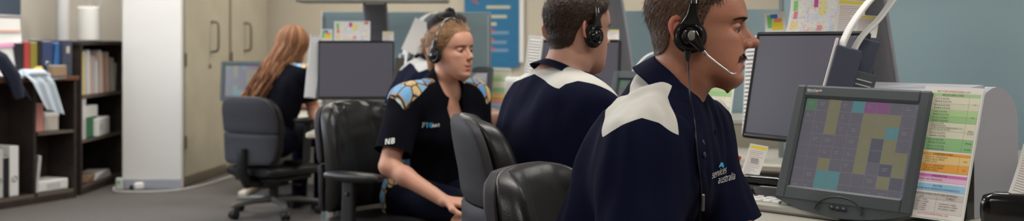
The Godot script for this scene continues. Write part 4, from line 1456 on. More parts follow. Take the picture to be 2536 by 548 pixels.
	m = mat("cloth_black", Color8(13, 14, 22), 0.9); m.metallic_specular = 0.2; relief(m, 0.5, 18, 0.03, 10.0)
	m = mat("cloth_white", Color8(200, 197, 190), 0.85); m.rim_enabled = true; m.rim = 0.15; relief(m, 0.5, 18, 0.03, 10.0)
	m = mat("trouser_navy", Color8(14, 16, 32), 0.85); m.metallic_specular = 0.2; relief(m, 0.5, 18, 0.03, 10.0)
	mat("shoe_black", Color8(20, 19, 19), 0.4)
	mat("button_navy", Color8(28, 30, 46), 0.3)
	m = mat("art_print", Color.WHITE, 0.8)
	m.albedo_texture = ImageTexture.create_from_image(art_image())
	m.uv1_scale = Vector3(4.0, 4.0, 4.0)
	mat("green_box", Color8(60, 120, 84), 0.6)
	mat("pink_box", Color8(206, 140, 132), 0.6)
	mat("card_box", Color8(190, 184, 172), 0.7)
	mat("brown_box", Color8(150, 124, 98), 0.7)
	mat("binder_red", Color8(176, 62, 60), 0.5)
	mat("binder_olive", Color8(140, 128, 48), 0.5)
	mat("binder_navy", Color8(52, 66, 104), 0.5)
	mat("binder_blue", Color8(58, 110, 170), 0.5)
	mat("binder_black", Color8(28, 28, 34), 0.5)
	mat("folder_grey", Color8(196, 194, 192), 0.6)
	mat("folder_yellow", Color8(220, 200, 90), 0.6)
	mat("folder_orange", Color8(222, 140, 92), 0.6)
	mat("folder_salmon", Color8(212, 176, 162), 0.6)
	mat("cloth_yellow", Color8(214, 186, 96), 0.7)
	m = mat("jacket_navy", Color8(32, 36, 54), 0.9); relief(m, 0.5, 18, 0.03, 10.0)
	m = mat("cloth_pale", Color8(196, 208, 218), 0.85)
	mat("board_blue", Color8(66, 82, 100), 0.5)
	mat("holder_blue", Color8(62, 68, 86), 0.5)
	mat("fin_grey", Color8(98, 98, 104), 0.5)
	mat("rack_brown", Color8(74, 69, 62), 0.6)
	mat("keyboard_grey", Color8(178, 176, 168), 0.5)
	mat("green_led", Color8(70, 190, 80), 0.4)

func art_image() -> Image:   # cells of blue and ochre with dark joints, like a turtle shell
	var w := 256
	var im := Image.create(w, w, false, Image.FORMAT_RGB8)
	var rng := RandomNumberGenerator.new()
	rng.seed = 15
	var pts := []
	for j in 6:
		for i in 6: pts.append(Vector2((i + 0.5 + rng.randf_range(-0.32, 0.32)) * w / 6.0, (j + 0.5 + rng.randf_range(-0.32, 0.32)) * w / 6.0))
	var cols := [Color8(120, 176, 220), Color8(214, 186, 130), Color8(136, 186, 222), Color8(96, 150, 200), Color8(208, 176, 120), Color8(176, 206, 226)]
	var ns := FastNoiseLite.new()
	ns.frequency = 0.09
	for y in w:
		for x in w:
			var best := 1e9
			var second := 1e9
			var id := 0
			for k in pts.size():
				var d: Vector2 = pts[k] - Vector2(x, y)
				d.x -= w * roundf(d.x / w); d.y -= w * roundf(d.y / w)
				var q := d.length()
				if q < best:
					second = best; best = q; id = k
				elif q < second: second = q
			var e := second - best
			var c: Color = cols[id % 6]
			if e < 4.0: c = Color8(24, 24, 30)
			elif e < 8.0: c = Color8(196, 150, 92)
			elif ns.get_noise_2d(x, y) > 0.25: c = c.lerp(Color8(90, 140, 190), 0.6)
			im.set_pixel(x, y, c)
	return im

func room() -> void:
	struct("floor", box(Vector3(8.4, 0.1, 14.4), 0.001), M.carpet, pos(Vector3(0.2, -0.05, -4.5)))
	struct("ceiling", box(Vector3(8.4, 0.1, 14.4), 0.001), M.ceiling_white, pos(Vector3(0.2, 2.77, -4.5)))
	# side wall with a long window opening (outside the frame; its daylight falls on backs, chairs and pillar)
	var wl := MB.new()
	for q in [[-11.7, -7.8, -0.05, 2.75], [-3.8, 2.7, -0.05, 2.75], [-7.8, -3.8, -0.05, 0.95], [-7.8, -3.8, 2.35, 2.75]]:
		wl.add(box_mb(Vector3(0.12, q[3] - q[2], q[1] - q[0]), 0.001).moved(Transform3D(Basis.IDENTITY, Vector3(-3.82, (q[2] + q[3]) / 2, (q[0] + q[1]) / 2))))
	struct("wall_left", wl.mesh(), M.wall_pale)
	var win := struct("window_1", bezel(3.86, 1.26, 0.06, 0.06, 0.06, 0.06, 0.07).mesh(), M.panel_trim, pos(Vector3(-3.82, 1.65, -5.8), 90))
	for k in 3: bx(win, "mullion", M.panel_trim, Vector3(0.05, 1.28, 0.06), Vector3(-0.97 + 0.97 * k, 0, 0))
	for k in 4: bx(win, "pane", M.window_glass, Vector3(0.92, 1.27, 0.006), Vector3(-1.455 + 0.97 * k, 0, 0), 0, 0, 0, 0.001)
	struct("wall_nib", box(Vector3(0.68, 2.8, 0.06), 0.001), M.wall_pale, pos(Vector3(-3.43, 1.35, -9.36)))
	struct("wall_right", box(Vector3(0.12, 2.8, 14.4), 0.001), M.wall_pale, pos(Vector3(4.06, 1.35, -4.5)))
	struct("wall_back", box(Vector3(8.4, 2.8, 0.12), 0.001), M.wall_beige, pos(Vector3(0.2, 1.35, -11.26)))
	struct("wall_front", box(Vector3(8.4, 2.8, 0.12), 0.001), M.wall_pale, pos(Vector3(0.2, 1.35, 2.56)))
	var p := struct("wall_pillar", box(Vector3(0.46, 2.72, 0.06), 0.006), M.pillar_white, pos(Vector3(-2.79, 1.36, -8.785)))
	p.set_meta("label", "white painted pillar between the bookcase and the beige cabinet")
	struct("baseboard_pillar", box(Vector3(0.46, 0.075, 0.012), 0.002), M.skirting_blue, pos(Vector3(-2.79, 0.0375, -8.748)))
	# beige cabinet with two doors, its front turned to the side
	var a := Vector3(-2.56, 0, -8.82)
	var t := Transform3D(Basis.from_euler(Vector3(0, deg_to_rad(84.3), 0)), a)
	var c := thing("cabinet", "tall beige metal cabinet with two doors beside white pillar", "cabinet", t)
	bx(c, "body", M.cabinet_beige, Vector3(2.06, 2.5, 0.42), Vector3(1.04, 1.25, -0.23))
	for k in 2:
		var d := bx(c, "door", M.cabinet_beige, Vector3(0.965, 2.34, 0.022), Vector3(0.515 + k * 1.04, 1.25, -0.006), 0, 0, 0, 0.004)
		var hx := -0.38 if k == 1 else 0.10
		hx = 0.06 if k == 0 else -0.16
		part(d, "handle", tube(curve([Vector3(hx, 0.13, 0.008), Vector3(hx, 0.125, 0.055), Vector3(hx, 0.10, 0.072), Vector3(hx, 0.0, 0.074), Vector3(hx, -0.09, 0.072), Vector3(hx, -0.115, 0.055), Vector3(hx, -0.12, 0.008)], 18), 0.011, 8).moved(Transform3D(Basis.IDENTITY, Vector3(0, -0.075, 0))).mesh(), M.handle_grey)
		if k == 0: part(d, "lock", lathe([Vector2(0.018, 0), Vector2(0.018, 0.012), Vector2(0.0, 0.015)], 16).mesh(), M.handle_grey, Transform3D(Basis.from_euler(Vector3(PI / 2, 0, 0)), Vector3(0.02, -0.31, 0.01)))
		for y in [-0.9, -0.25, 0.8]: part(d, "hinge", tube([Vector3(-0.485, y - 0.05, 0.012), Vector3(-0.485, y + 0.05, 0.012)], 0.009, 8).mesh(), M.handle_grey)
	bx(c, "plinth", M.cabinet_gap, Vector3(2.06, 0.05, 0.02), Vector3(1.04, 0.03, -0.012))
	# poster on the back wall
	var ps := thing("poster", "blue poster with pale text lines and small red arrows", "poster", pos(Vector3(-0.20, 1.48, -11.17)))
	part(ps, "print", sheet(0.54, 1.20, 0.0, 1).mesh(), M.poster_print, pos(Vector3(0, 0, 0.004)))
	bx(ps, "frame_edge", M.paper_white, Vector3(0.045, 1.16, 0.02), Vector3(0.295, 0.03, 0.0))
	bx(ps, "backing", M.paper_white, Vector3(0.54, 1.20, 0.006), Vector3(0, 0, -0.001), 0, 0, 0, 0.001)

func books(list: Array, t: Transform3D, lean := 0.0) -> void:
	# list: [label, category, material, thickness, height, depth]
	var x := 0.0
	for q in list:
		var b := thing(q[1].replace(" ", "_"), q[0], q[1], t * Transform3D(Basis.from_euler(Vector3(0, 0, deg_to_rad(q[6] if q.size() > 6 else lean))), Vector3(x + q[3] / 2, 0, 0)), q[7] if q.size() > 7 else "")
		bx(b, "cover", q[2], Vector3(q[3], q[4], q[5]), Vector3(0, q[4] / 2, -q[5] / 2), 0, 0, 0, 0.003)
		bx(b, "pages", M.paper_white, Vector3(q[3] * 0.78, 0.004, q[5] * 0.94), Vector3(0, q[4] + 0.0005, -q[5] / 2), 0, 0, 0, 0.001)
		if q.size() > 8 and q[8]:
			var ring := []
			for i in 17: ring.append(Vector3(cos(TAU * i / 16.0) * 0.018, q[4] * 0.35 + sin(TAU * i / 16.0) * 0.018, 0.004))
			part(b, "finger_ring", tube(ring, 0.004, 6).mesh(), M.steel)
		x += q[3] + 0.004

func shelf_unit(label: String, t: Transform3D, w: float, h: float, d: float, shelves: Array, uprights: Array, top_mat: Material) -> Node3D:
	var r := thing("bookcase", label, "bookcase", t)
	for x in [0.012, w - 0.012]: bx(r, "side_panel", M.wood_dark, Vector3(0.024, h - 0.03, d), Vector3(x, (h - 0.03) / 2, -d / 2), 0, 0, 0, 0.002)
	bx(r, "top_board", top_mat, Vector3(w + 0.02, 0.03, d + 0.02), Vector3(w / 2, h - 0.015, -d / 2 + 0.006), 0, 0, 0, 0.003)
	bx(r, "back_panel", M.wood_dark, Vector3(w - 0.05, h - 0.035, 0.012), Vector3(w / 2, (h - 0.035) / 2, -d + 0.008), 0, 0, 0, 0.001)
	bx(r, "kick_board", M.wood_dark, Vector3(w - 0.05, 0.05, 0.02), Vector3(w / 2, 0.025, -0.012), 0, 0, 0, 0.002)
	for x in uprights: bx(r, "upright", M.wood_dark, Vector3(0.022, h - 0.035, d - 0.03), Vector3(x, (h - 0.035) / 2, -d / 2), 0, 0, 0, 0.002)
	for s in shelves:
		var b := bx(r, "shelf", M.wood_dark, Vector3(s[1] - s[0] - 0.02, 0.022, d - 0.03), Vector3((s[0] + s[1]) / 2, s[2] - 0.011, -d / 2 + 0.008), 0, 0, 0, 0.002)
		bx(b, "edge_strip", M.wood_edge, Vector3(s[1] - s[0] - 0.03, 0.020, 0.004), Vector3(0, 0, (d - 0.03) / 2 + 0.001), 0, 0, 0, 0.001)
	return r

func left_side() -> void:
	# low bookcase, nearer; local x runs away from the camera along its front
	var t1 := Transform3D(Basis.from_euler(Vector3(0, deg_to_rad(64.0), 0)), Vector3(-3.18, 0, -8.26) - Vector3(0.438, 0, -0.899) * 1.4)
	shelf_unit("low dark wooden bookcase with brown top, stacked with papers", t1, 1.4, 0.89, 0.28, [[0.0, 1.04, 0.07], [1.04, 1.4, 0.07], [1.04, 1.4, 0.50]], [1.04], M.wood_brown)
	var t2 := Transform3D(Basis.from_euler(Vector3(0, deg_to_rad(90.0), 0)), Vector3(-3.19, 0, -8.37))
	shelf_unit("tall dark bookcase against the white pillar with magazines", t2, 0.92, 1.145, 0.33, [[0.0, 0.92, 0.07], [0.0, 0.92, 0.405], [0.0, 0.92, 0.735]], [], M.wood_dark)
	# white binders and folders, lower left
	books([["white lever binder in low bookcase, outermost of the row", "binder", M.paper_white, 0.07, 0.34, 0.26, 0.0, "white binders in the low bookcase", true], ["white lever binder between black file and outermost binder", "binder", M.folder_grey, 0.07, 0.33, 0.26, 0.0, "white binders in the low bookcase", true], ["thin black file standing between white binders", "file", M.binder_black, 0.045, 0.27, 0.24], ["thick white binder next to thin black file", "binder", M.paper_white, 0.075, 0.345, 0.26, 0.0, "white binders in the low bookcase", true]], t1 * pos(Vector3(0.66, 0.071, -0.05)))
	books([["slim white folder leaning against bookcase upright", "folder", M.folder_grey, 0.025, 0.26, 0.24, -7.0]], t1 * pos(Vector3(1.065, 0.071, -0.04)))
	var bn := thing("binder", "white binder lying flat on the bottom shelf", "binder", t1 * pos(Vector3(1.225, 0.071, -0.15)))
	bx(bn, "cover", M.paper_white, Vector3(0.27, 0.075, 0.22), Vector3(0, 0.0375, 0), 0, 0, 0, 0.006)
	bx(bn, "spine_label", M.folder_grey, Vector3(0.12, 0.04, 0.002), Vector3(0, 0.037, 0.111), 0, 0, 0, 0.0005)
	var pk := thing("storage_box", "salmon pink box on middle shelf of low bookcase", "box", t1 * pos(Vector3(1.10, 0.501, -0.14)))
	bx(pk, "box_body", M.pink_box, Vector3(0.075, 0.19, 0.2), Vector3(0, 0.095, 0))
	bx(pk, "lid", M.pink_box, Vector3(0.08, 0.02, 0.205), Vector3(0, 0.19, 0), 0, 0, 0, 0.002)
	var wb := thing("storage_box", "small off white box next to pink box", "box", t1 * pos(Vector3(1.215, 0.501, -0.13)))
	bx(wb, "box_body", M.card_box, Vector3(0.13, 0.11, 0.16), Vector3(0, 0.055, 0))
	bx(wb, "lid", M.paper_white, Vector3(0.136, 0.03, 0.166), Vector3(0, 0.115, 0), 0, 0, 0, 0.003)
	# things on the brown top
	books([["black book standing on brown bookcase top", "book", M.binder_black, 0.06, 0.24, 0.18], ["red book in the row on bookcase top", "book", M.binder_red, 0.05, 0.25, 0.18], ["olive book in the row on bookcase top", "book", M.binder_olive, 0.06, 0.245, 0.18], ["slim black book between olive and navy spines", "book", M.binder_black, 0.035, 0.26, 0.18], ["navy lever binder with a round metal finger ring", "binder", M.binder_navy, 0.09, 0.25, 0.2, 0.0, "", true], ["blue binder leaning behind grey file box", "binder", M.binder_blue, 0.05, 0.24, 0.2, -8.0]], t1 * pos(Vector3(0.94, 0.891, -0.08)))
	var fb := thing("file_box", "dark slate file box at the end of brown top", "box", t1 * pos(Vector3(1.355, 0.891, -0.16)))
	bx(fb, "box_body", M.holder_blue, Vector3(0.085, 0.26, 0.24), Vector3(0, 0.13, 0))
	bx(fb, "label_slot", M.card_box, Vector3(0.03, 0.05, 0.002), Vector3(0, 0.19, 0.121), 0, 0, 0, 0.0005)
	var bb := thing("cardboard_box", "small brown cardboard box before upright books", "box", t1 * pos(Vector3(1.25, 0.891, -0.035)))
	bx(bb, "box_body", M.brown_box, Vector3(0.13, 0.075, 0.06), Vector3(0, 0.0375, 0))
	bx(bb, "flap", M.card_box, Vector3(0.12, 0.004, 0.055), Vector3(0, 0.077, 0), 0, 0, 0, 0.001)
	var mg := thing("magazine_stand", "white and pink magazine standing on bookcase top", "magazine", t1 * pos(Vector3(0.90, 0.891, -0.07), 0, -10))
	part(mg, "cover", sheet(0.24, 0.42, 0.01).mesh(), M.paper_white, pos(Vector3(0, 0.21, 0)))
	bx(mg, "pink_band", M.paper_pink, Vector3(0.23, 0.03, 0.003), Vector3(0, 0.23, 0.004), 0, 0, 4)
	bx(mg, "masthead", M.folder_salmon, Vector3(0.23, 0.02, 0.003), Vector3(0, 0.33, 0.002))
	bx(mg, "page_block", M.paper_white, Vector3(0.235, 0.41, 0.012), Vector3(0, 0.208, -0.014))
	for k in 3:
		var ppr := thing("paper_pile", ["pale blue sheet of paper on top of the pile", "loose white paper lying under the jacket", "white paper hanging over bookcase edge"][k], "paper", t1 * pos(Vector3([1.14, 0.86, 0.66][k], 0.905 + 0.015 * k, 0.0 - 0.03 * k), [8, -12, 5][k], -70))
		part(ppr, "sheet", sheet(0.24, 0.17, 0.02).mesh(), [M.paper_blue, M.paper_white, M.paper_white][k], pos(Vector3(0, 0.03, 0)))
		part(ppr, "lower_sheet", sheet(0.24, 0.17, 0.015).mesh(), M.paper_white, pos(Vector3(0.01, 0.02, -0.008), 0, 0, 4))
	var yd := thing("duster", "crumpled yellow cloth beside upright books", "cloth", t1 * pos(Vector3(1.05, 0.892, 0.0)))
	part(yd, "cloth", loft([[Vector3(0, 0.0, 0), Vector3(0.05, 0, 0), Vector3(0, 0, 0.04), 2.2], [Vector3(0, 0.02, 0), Vector3(0.06, 0, 0), Vector3(0, 0, 0.045), 2.2], [Vector3(0, 0.05, 0), Vector3(0.045, 0, 0), Vector3(0, 0, 0.03), 2.2], [Vector3(0.01, 0.075, 0), Vector3(0.02, 0, 0), Vector3(0, 0, 0.012), 2.2]], 20, func(p, x, y, v): return p + Vector3(sin(p.y * 90 + x * 5), 0, cos(p.x * 80)) * 0.006).mesh(), M.cloth_yellow)
	# jacket and pale cloth draped over the front edge
	var jk := thing("jacket", "dark navy jacket draped over the low bookcase top", "jacket", t1 * pos(Vector3(0.83, 0.88, 0.0)))
	var rows := []
	for j in 22:
		var v := j / 21.0
		var row := PackedVector3Array()
		for i in 14:
			var u := i / 13.0
			var y := 0.36 * pow(1.0 - v, 1.0) if v < 0.55 else lerpf(0.162, -0.13, (v - 0.55) / 0.45)
			var z := lerpf(-0.10, 0.03, minf(v * 1.7, 1.0)) + 0.012 * sin(u * 9.0 + v * 3.0)
			var x := lerpf(-0.36, 0.08, v) + (u - 0.5) * lerpf(0.16, 0.15, v)
			row.append(Vector3(x, y + 0.02 * sin(u * 5.0), z + 0.02 * sin(u * PI)))
		rows.append(row)
	part(jk, "cloth_body", grid(rows).mesh(), M.jacket_navy)
	part(jk, "sleeve", tube([Vector3(-0.25, 0.22, 0.0), Vector3(-0.12, 0.14, 0.045), Vector3(-0.02, 0.02, 0.05), Vector3(0.03, -0.12, 0.04)], [0.045, 0.05, 0.045, 0.035], 14).mesh(), M.jacket_navy)
	var pc := thing("hanging_cloth", "pale blue cloth hanging over front edge of bookcase", "cloth", t1 * pos(Vector3(1.05, 0.89, 0.02)))
	rows = []
	for j in 16:
		var v := j / 15.0
		var row := PackedVector3Array()
		for i in 12:
			var u := i / 11.0
			row.append(Vector3(-0.06 + (u - 0.5) * lerpf(0.20, 0.17, v) + v * 0.15 , 0.05 - v * 0.27 - 0.05 * u * v, 0.0 + 0.05 * smoothstep(0.0, 0.3, v) + 0.010 * sin(u * 14.0 + v * 2.0)))
		rows.append(row)
	part(pc, "cloth_sheet", grid(rows).mesh(), M.cloth_pale)
	part(pc, "cloth_bundle", loft([[Vector3(-0.16, 0.01, -0.05), Vector3(0, 0.01, 0), Vector3(0, 0, 0.05), 2.2], [Vector3(-0.1, 0.03, -0.03), Vector3(0, 0.03, 0), Vector3(0, 0, 0.07), 2.2], [Vector3(0.0, 0.03, -0.02), Vector3(0, 0.028, 0), Vector3(0, 0, 0.07), 2.2], [Vector3(0.08, 0.015, -0.03), Vector3(0, 0.012, 0), Vector3(0, 0, 0.05), 2.2]], 18).mesh(), M.cloth_pale)
	# tall bookcase contents
	var hue := [M.folder_grey, M.paper_white, M.folder_yellow, M.folder_grey, M.paper_white, M.folder_salmon, M.folder_grey, M.paper_white, M.folder_salmon, M.paper_white, M.folder_grey, M.folder_orange, M.paper_white, M.folder_salmon, M.paper_white, M.folder_grey]
	var lab := ["grey magazine folder at the near end of upper shelf", "white folder second from the near end of upper shelf", "yellow folder among white ones on upper shelf", "grey folder just past the yellow folder", "tall white folder past the yellow and grey ones", "salmon folder before the leaning gap", "grey folder before the leaning gap", "short white folder leaning in shelf middle", "salmon folder leaning in shelf middle", "white folder between salmon and grey ones", "grey folder before orange folder on upper shelf", "orange folder on upper shelf beside white ones", "white folder just past the orange folder", "salmon folder near the pillar end of upper shelf", "white folder next to last near the pillar", "grey folder last on upper shelf near the pillar"]
	var row := []
	for k in 16:
		row.append([lab[k], "folder", hue[k], [0.05, 0.04, 0.035, 0.055, 0.05, 0.045, 0.05, 0.045][k % 8], [0.31, 0.335, 0.33, 0.325, 0.34, 0.30, 0.29, 0.25][k % 8] - (0.02 if k > 9 else 0.0), 0.24, [2.0, 3.0, 5.0, 4.0, 3.0, 5.0, 1.0, -6.0][k % 8], "magazine folders on upper shelf"])
	books(row, t2 * pos(Vector3(0.05, 0.736, -0.04)))
	var k1 := thing("storage_box", "white and green box on shelf of tall bookcase", "box", t2 * pos(Vector3(0.30, 0.406, -0.12)))
	bx(k1, "box_body", M.green_box, Vector3(0.22, 0.17, 0.18), Vector3(0, 0.085, 0))
	bx(k1, "lid", M.paper_white, Vector3(0.226, 0.09, 0.186), Vector3(0, 0.20, 0), 0, 0, 0, 0.006)
	var k2 := thing("storage_box", "white carton in front of green box", "box", t2 * pos(Vector3(0.50, 0.406, -0.07), 6))
	bx(k2, "box_body", M.paper_white, Vector3(0.34, 0.14, 0.12), Vector3(0, 0.07, 0), 0, 0, 0, 0.008)
	bx(k2, "label_strip", M.folder_grey, Vector3(0.10, 0.05, 0.002), Vector3(-0.1, 0.07, 0.061), 0, 0, 0, 0.0005)
	var k3 := thing("binder", "upright white binder at the near end of middle shelf", "binder", t2 * pos(Vector3(0.09, 0.406, -0.12)))
	bx(k3, "cover", M.folder_grey, Vector3(0.075, 0.31, 0.22), Vector3(0, 0.155, 0))
	bx(k3, "spine_label", M.paper_white, Vector3(0.04, 0.1, 0.002), Vector3(0, 0.2, 0.111), 0, 0, 0, 0.0005)
	for k in 2:
		var st := thing("paper_stack", ["stack of grey papers on bottom shelf of tall bookcase", "flat brown folder beneath papers on bottom shelf"][k], "paper", t2 * pos(Vector3([0.5, 0.3][k], 0.071 + 0.0, -0.10 - 0.01 * k)))
		for j in 4: bx(st, "paper", [M.folder_grey, M.brown_box][k], Vector3(0.34 - k * 0.1, 0.012, 0.17), Vector3(0.01 * j, 0.006 + 0.012 * j, 0), 3.0 * j, 0, 0, 0.001)
	# white jug-like dispenser with looped bands on the tall bookcase
	var ds := thing("white_canister", "tall white canister with a looped handle on bookcase", "canister", t2 * pos(Vector3(0.52, 1.146, -0.14)))
	part(ds, "canister_body", lathe([Vector2(0, 0), Vector2(0.085, 0), Vector2(0.088, 0.01), Vector2(0.086, 0.12), Vector2(0.084, 0.25), Vector2(0.078, 0.27), Vector2(0, 0.272)], 28).mesh(), M.paper_white)
	for k in 2:
		var lp := []
		for i in 21:
			var a := TAU * i / 20.0
			lp.append(Vector3(0.03 + cos(a) * 0.075, 0.33 + sin(a) * 0.07, 0.01 + k * 0.05))
		part(ds, "loop", tube(lp, 0.007, 8).mesh(), M.folder_grey)
	var rl := thing("paper_roll", "pale upright paper roll behind white canister", "roll", t2 * pos(Vector3(0.16, 1.146, -0.20)))
	part(rl, "roll", lathe([Vector2(0.0, 0), Vector2(0.05, 0), Vector2(0.05, 0.36), Vector2(0.02, 0.362), Vector2(0.0, 0.35)], 20).mesh(), M.folder_grey)
	# board on the side wall
	var nb := thing("notice_board", "dark blue notice board high on the side wall", "board", pos(Vector3(-3.745, 1.74, -8.05), 90))
	bx(nb, "panel", M.board_blue, Vector3(1.1, 0.80, 0.02), Vector3.ZERO)
	for s in [-1.0, 1.0]: bx(nb, "frame", M.folder_grey, Vector3(1.14, 0.02, 0.03), Vector3(0, 0.41 * s, 0))
	# power brick and cable along the pillar foot
	var pb := thing("power_adapter", "white power adapter on carpet at the pillar foot", "adapter", pos(Vector3(-2.87, 0.0, -8.70)))
	bx(pb, "brick", M.paper_white, Vector3(0.075, 0.055, 0.05), Vector3(0, 0.0275, 0), 20, 0, 0, 0.012)
	bx(pb, "plug", M.black_plastic, Vector3(0.03, 0.035, 0.03), Vector3(-0.055, 0.02, 0.01), 20, 0, 0, 0.006)
	var gl := thing("switch_unit", "small socket strip with a green light by the bookcase", "socket", pos(Vector3(-3.02, 0.0, -8.70)))
	bx(gl, "casing", M.folder_grey, Vector3(0.05, 0.09, 0.04), Vector3(0, 0.045, 0), 0, 0, 0, 0.006)
	bx(gl, "indicator", M.green_led, Vector3(0.022, 0.022, 0.004), Vector3(0, 0.06, 0.021), 0, 0, 0, 0.001)
	var cb := thing("floor_cable", "thin white cable lying along pillar and cabinet foot", "cable", pos(Vector3(-2.87, 0, -8.66)))
	part(cb, "cable", tube(curve([Vector3(-0.17, 0.03, 0.02), Vector3(-0.13, 0.008, 0.10), Vector3(0.05, 0.006, 0.13), Vector3(0.30, 0.006, 0.04), Vector3(0.44, 0.006, -0.30), Vector3(0.52, 0.006, -1.0), Vector3(0.60, 0.006, -1.9)], 40), 0.006, 6).mesh(), M.folder_grey)

func strip_board(label: String, t: Transform3D, h: float) -> Node3D:
	var r := thing("strip_holder", label, "strip holder", t, "white strip holders beside the dark monitors")
	bx(r, "rail", M.folder_grey, Vector3(0.058, h, 0.016), Vector3(0, 0, 0), 0, 0, 0, 0.003)
	var n := int(h / 0.013)
	for k in n: bx(r, "slot", M.paper_white, Vector3(0.044, 0.008, 0.006), Vector3(0.002, -h / 2 + 0.012 + k * (h - 0.02) / n, 0.009), 0, -18, 0, 0.001)
	bx(r, "edge", M.paper_white, Vector3(0.006, h, 0.024), Vector3(0.030, 0, 0.002), 0, 0, 0, 0.002)
	return r

func pinned(called: String, label: String, m: Material, w: float, h: float, t: Transform3D, bend := 0.006) -> Node3D:
	var r := thing(called, label, "paper", t, "papers propped along monitor tops")
	part(r, "sheet", sheet(w, h, bend).mesh(), m, pos(Vector3(0, h / 2, 0)))
	return r

func tray_holder(label: String, t: Transform3D, s: float, wide := 0.016, body: Material = null) -> Node3D:
	if body == null: body = M.holder_blue
	# slate holder with two long white strips bent up out of it
	var r := thing("strip_rack", label, "rack", t, "slate racks with bent white strips")
	bx(r, "front_box", body, Vector3(0.055 + (wide - 0.016) * 1.2, 0.17, 0.06) * s, Vector3(0, 0.085, 0) * s, 0, 0, 0, 0.004)
	bx(r, "rear_box", body, Vector3(0.06, 0.205, 0.05) * s, Vector3(0.035, 0.1025, -0.06) * s, 0, 0, 0, 0.004)
	bx(r, "side_plate", M.bezel, Vector3(0.05, 0.12, 0.012) * s, Vector3(0.05, 0.065, 0.01) * s, 0, 0, 0, 0.003)
	for k in 9: bx(r, "rib", M.folder_grey, Vector3(0.034, 0.0025, 0.003) * s, Vector3(0.05, 0.018 + k * 0.011, 0.0165) * s, 0, 0, 0, 0.0004)
	for k in 2:
		var c := curve([Vector3(-0.02 + 0.025 * k, 0.10, 0.0), Vector3(-0.015 + 0.03 * k, 0.19, 0.0), Vector3(0.0 + 0.045 * k, 0.25, -0.005), Vector3(0.025 + 0.04 * k, 0.305, -0.01), Vector3(0.055 + 0.022 * k, 0.335 + 0.006 * k, -0.012), Vector3(0.082, 0.338, -0.014)], 22)
		var secs := []
		for i in c.size():
			var d: Vector3 = (c[mini(i + 1, c.size() - 1)] - c[maxi(i - 1, 0)]).normalized()
			secs.append([c[i] * s, Vector3(0.3, 0, 1.0).normalized() * (wide - 0.004 * k) * s, d.cross(Vector3(0, 0, 1)) * 0.0045 * s, 3.0])
		part(r, "bent_strip", loft(secs, 10).mesh(), M.paper_white)
	bx(r, "edge_strip", M.paper_white, Vector3(0.006, 0.20, 0.05) * s, Vector3(-0.031, 0.085, 0.002) * s, 0, 0, 0, 0.001)
	return r

func console(label: String, t: Transform3D, w: float, y: float, rear: float, more := 0.0, rear_w := 0.0, rear_x := 0.0) -> Node3D:
	var r := thing("console_desk", label, "desk", t)
	if rear_w == 0.0: rear_w = w
	bx(r, "worktop", M.desk_grey, Vector3(w, 0.028, 0.72 + more), Vector3(0, y - 0.014, 0.11 + more / 2), 0, 0, 0, 0.006)
	bx(r, "front_edge", M.desk_edge, Vector3(w, 0.032, 0.02), Vector3(0, y - 0.014, 0.478 + more), 0, 0, 0, 0.008)
	bx(r, "rear_shelf", M.desk_grey, Vector3(rear_w, 0.024, 0.36), Vector3(rear_x, rear - 0.012, -0.30), 0, 0, 0, 0.005)
	bx(r, "riser", M.panel_base, Vector3(rear_w - 0.02, rear - y - 0.02, 0.02), Vector3(rear_x, (rear + y) / 2 - 0.012, -0.135), 0, 0, 0, 0.003)
	for s in [-1.0, 1.0]:
		bx(r, "leg_panel", M.panel_base, Vector3(0.03, y - 0.03, 0.34), Vector3((w / 2 - 0.04) * s, (y - 0.03) / 2, -0.24), 0, 0, 0, 0.004)
		bx(r, "foot", M.desk_edge, Vector3(0.06, 0.04, 0.70), Vector3((w / 2 - 0.04) * s, 0.02, 0.02), 0, 0, 0, 0.008)
	bx(r, "back_board", M.panel_base, Vector3(w - 0.08, y - 0.12, 0.02), Vector3(0, (y - 0.12) / 2 + 0.08, -0.40), 0, 0, 0, 0.003)
	return r

func screen_panel(label: String, a: Vector3, b: Vector3, y1: float) -> Node3D:
	var d := b - a
	var l := d.length()
	var yaw := rad_to_deg(atan2(-d.z, d.x))
	var r := thing("partition_screen", label, "partition", pos((a + b) / 2, yaw), "teal glass partitions behind the consoles")
	bx(r, "glass", M.teal_glass, Vector3(l, y1 - 0.06, 0.012), Vector3(0, (y1 - 0.06) / 2 + 0.05, 0), 0, 0, 0, 0.003)
	bx(r, "foot_rail", M.panel_trim, Vector3(l, 0.05, 0.05), Vector3(0, 0.025, 0), 0, 0, 0, 0.004)
	for s in [-1.0, 1.0]: bx(r, "edge_post", M.panel_trim, Vector3(0.018, y1 - 0.03, 0.022), Vector3(s * (l / 2 - 0.009), (y1 - 0.03) / 2, 0), 0, 0, 0, 0.003)
	return r

func overhead(label: String, base: Vector3, yaw: float, w: float, y_board: float, top: float, foot: float) -> Node3D:
	# curved grey fin that carries a flat board above the monitors
	var r := thing("overhead_stand", label, "display stand", pos(base, yaw), "curved grey stands with overhead boards")
	var secs := []
	var edges := [[], []]
	var h := y_board - base.y
	for i in 17:
		var v := i / 16.0
		var hw := lerpf(foot, top, pow(v, 0.9)) / 2.0
		var c := Vector3(0, h * v, -0.10 + 0.16 * pow(v, 2.2))
		secs.append([c, Vector3(hw, 0, 0), Vector3(0, 0, lerpf(0.05, 0.03, v)), 3.0])
		edges[0].append(c + Vector3(-hw, 0, 0.01)); edges[1].append(c + Vector3(hw, 0, 0.01))
	part(r, "fin", loft(secs, 24).mesh(), M.fin_grey)
	for e in edges: part(r, "rim", tube(e, 0.009, 8).mesh(), M.silver)
	bx(r, "board", M.desk_grey, Vector3(w, 0.05, 0.30), Vector3(0, h + 0.03, 0.12), 0, 0, 0, 0.01)
	return r

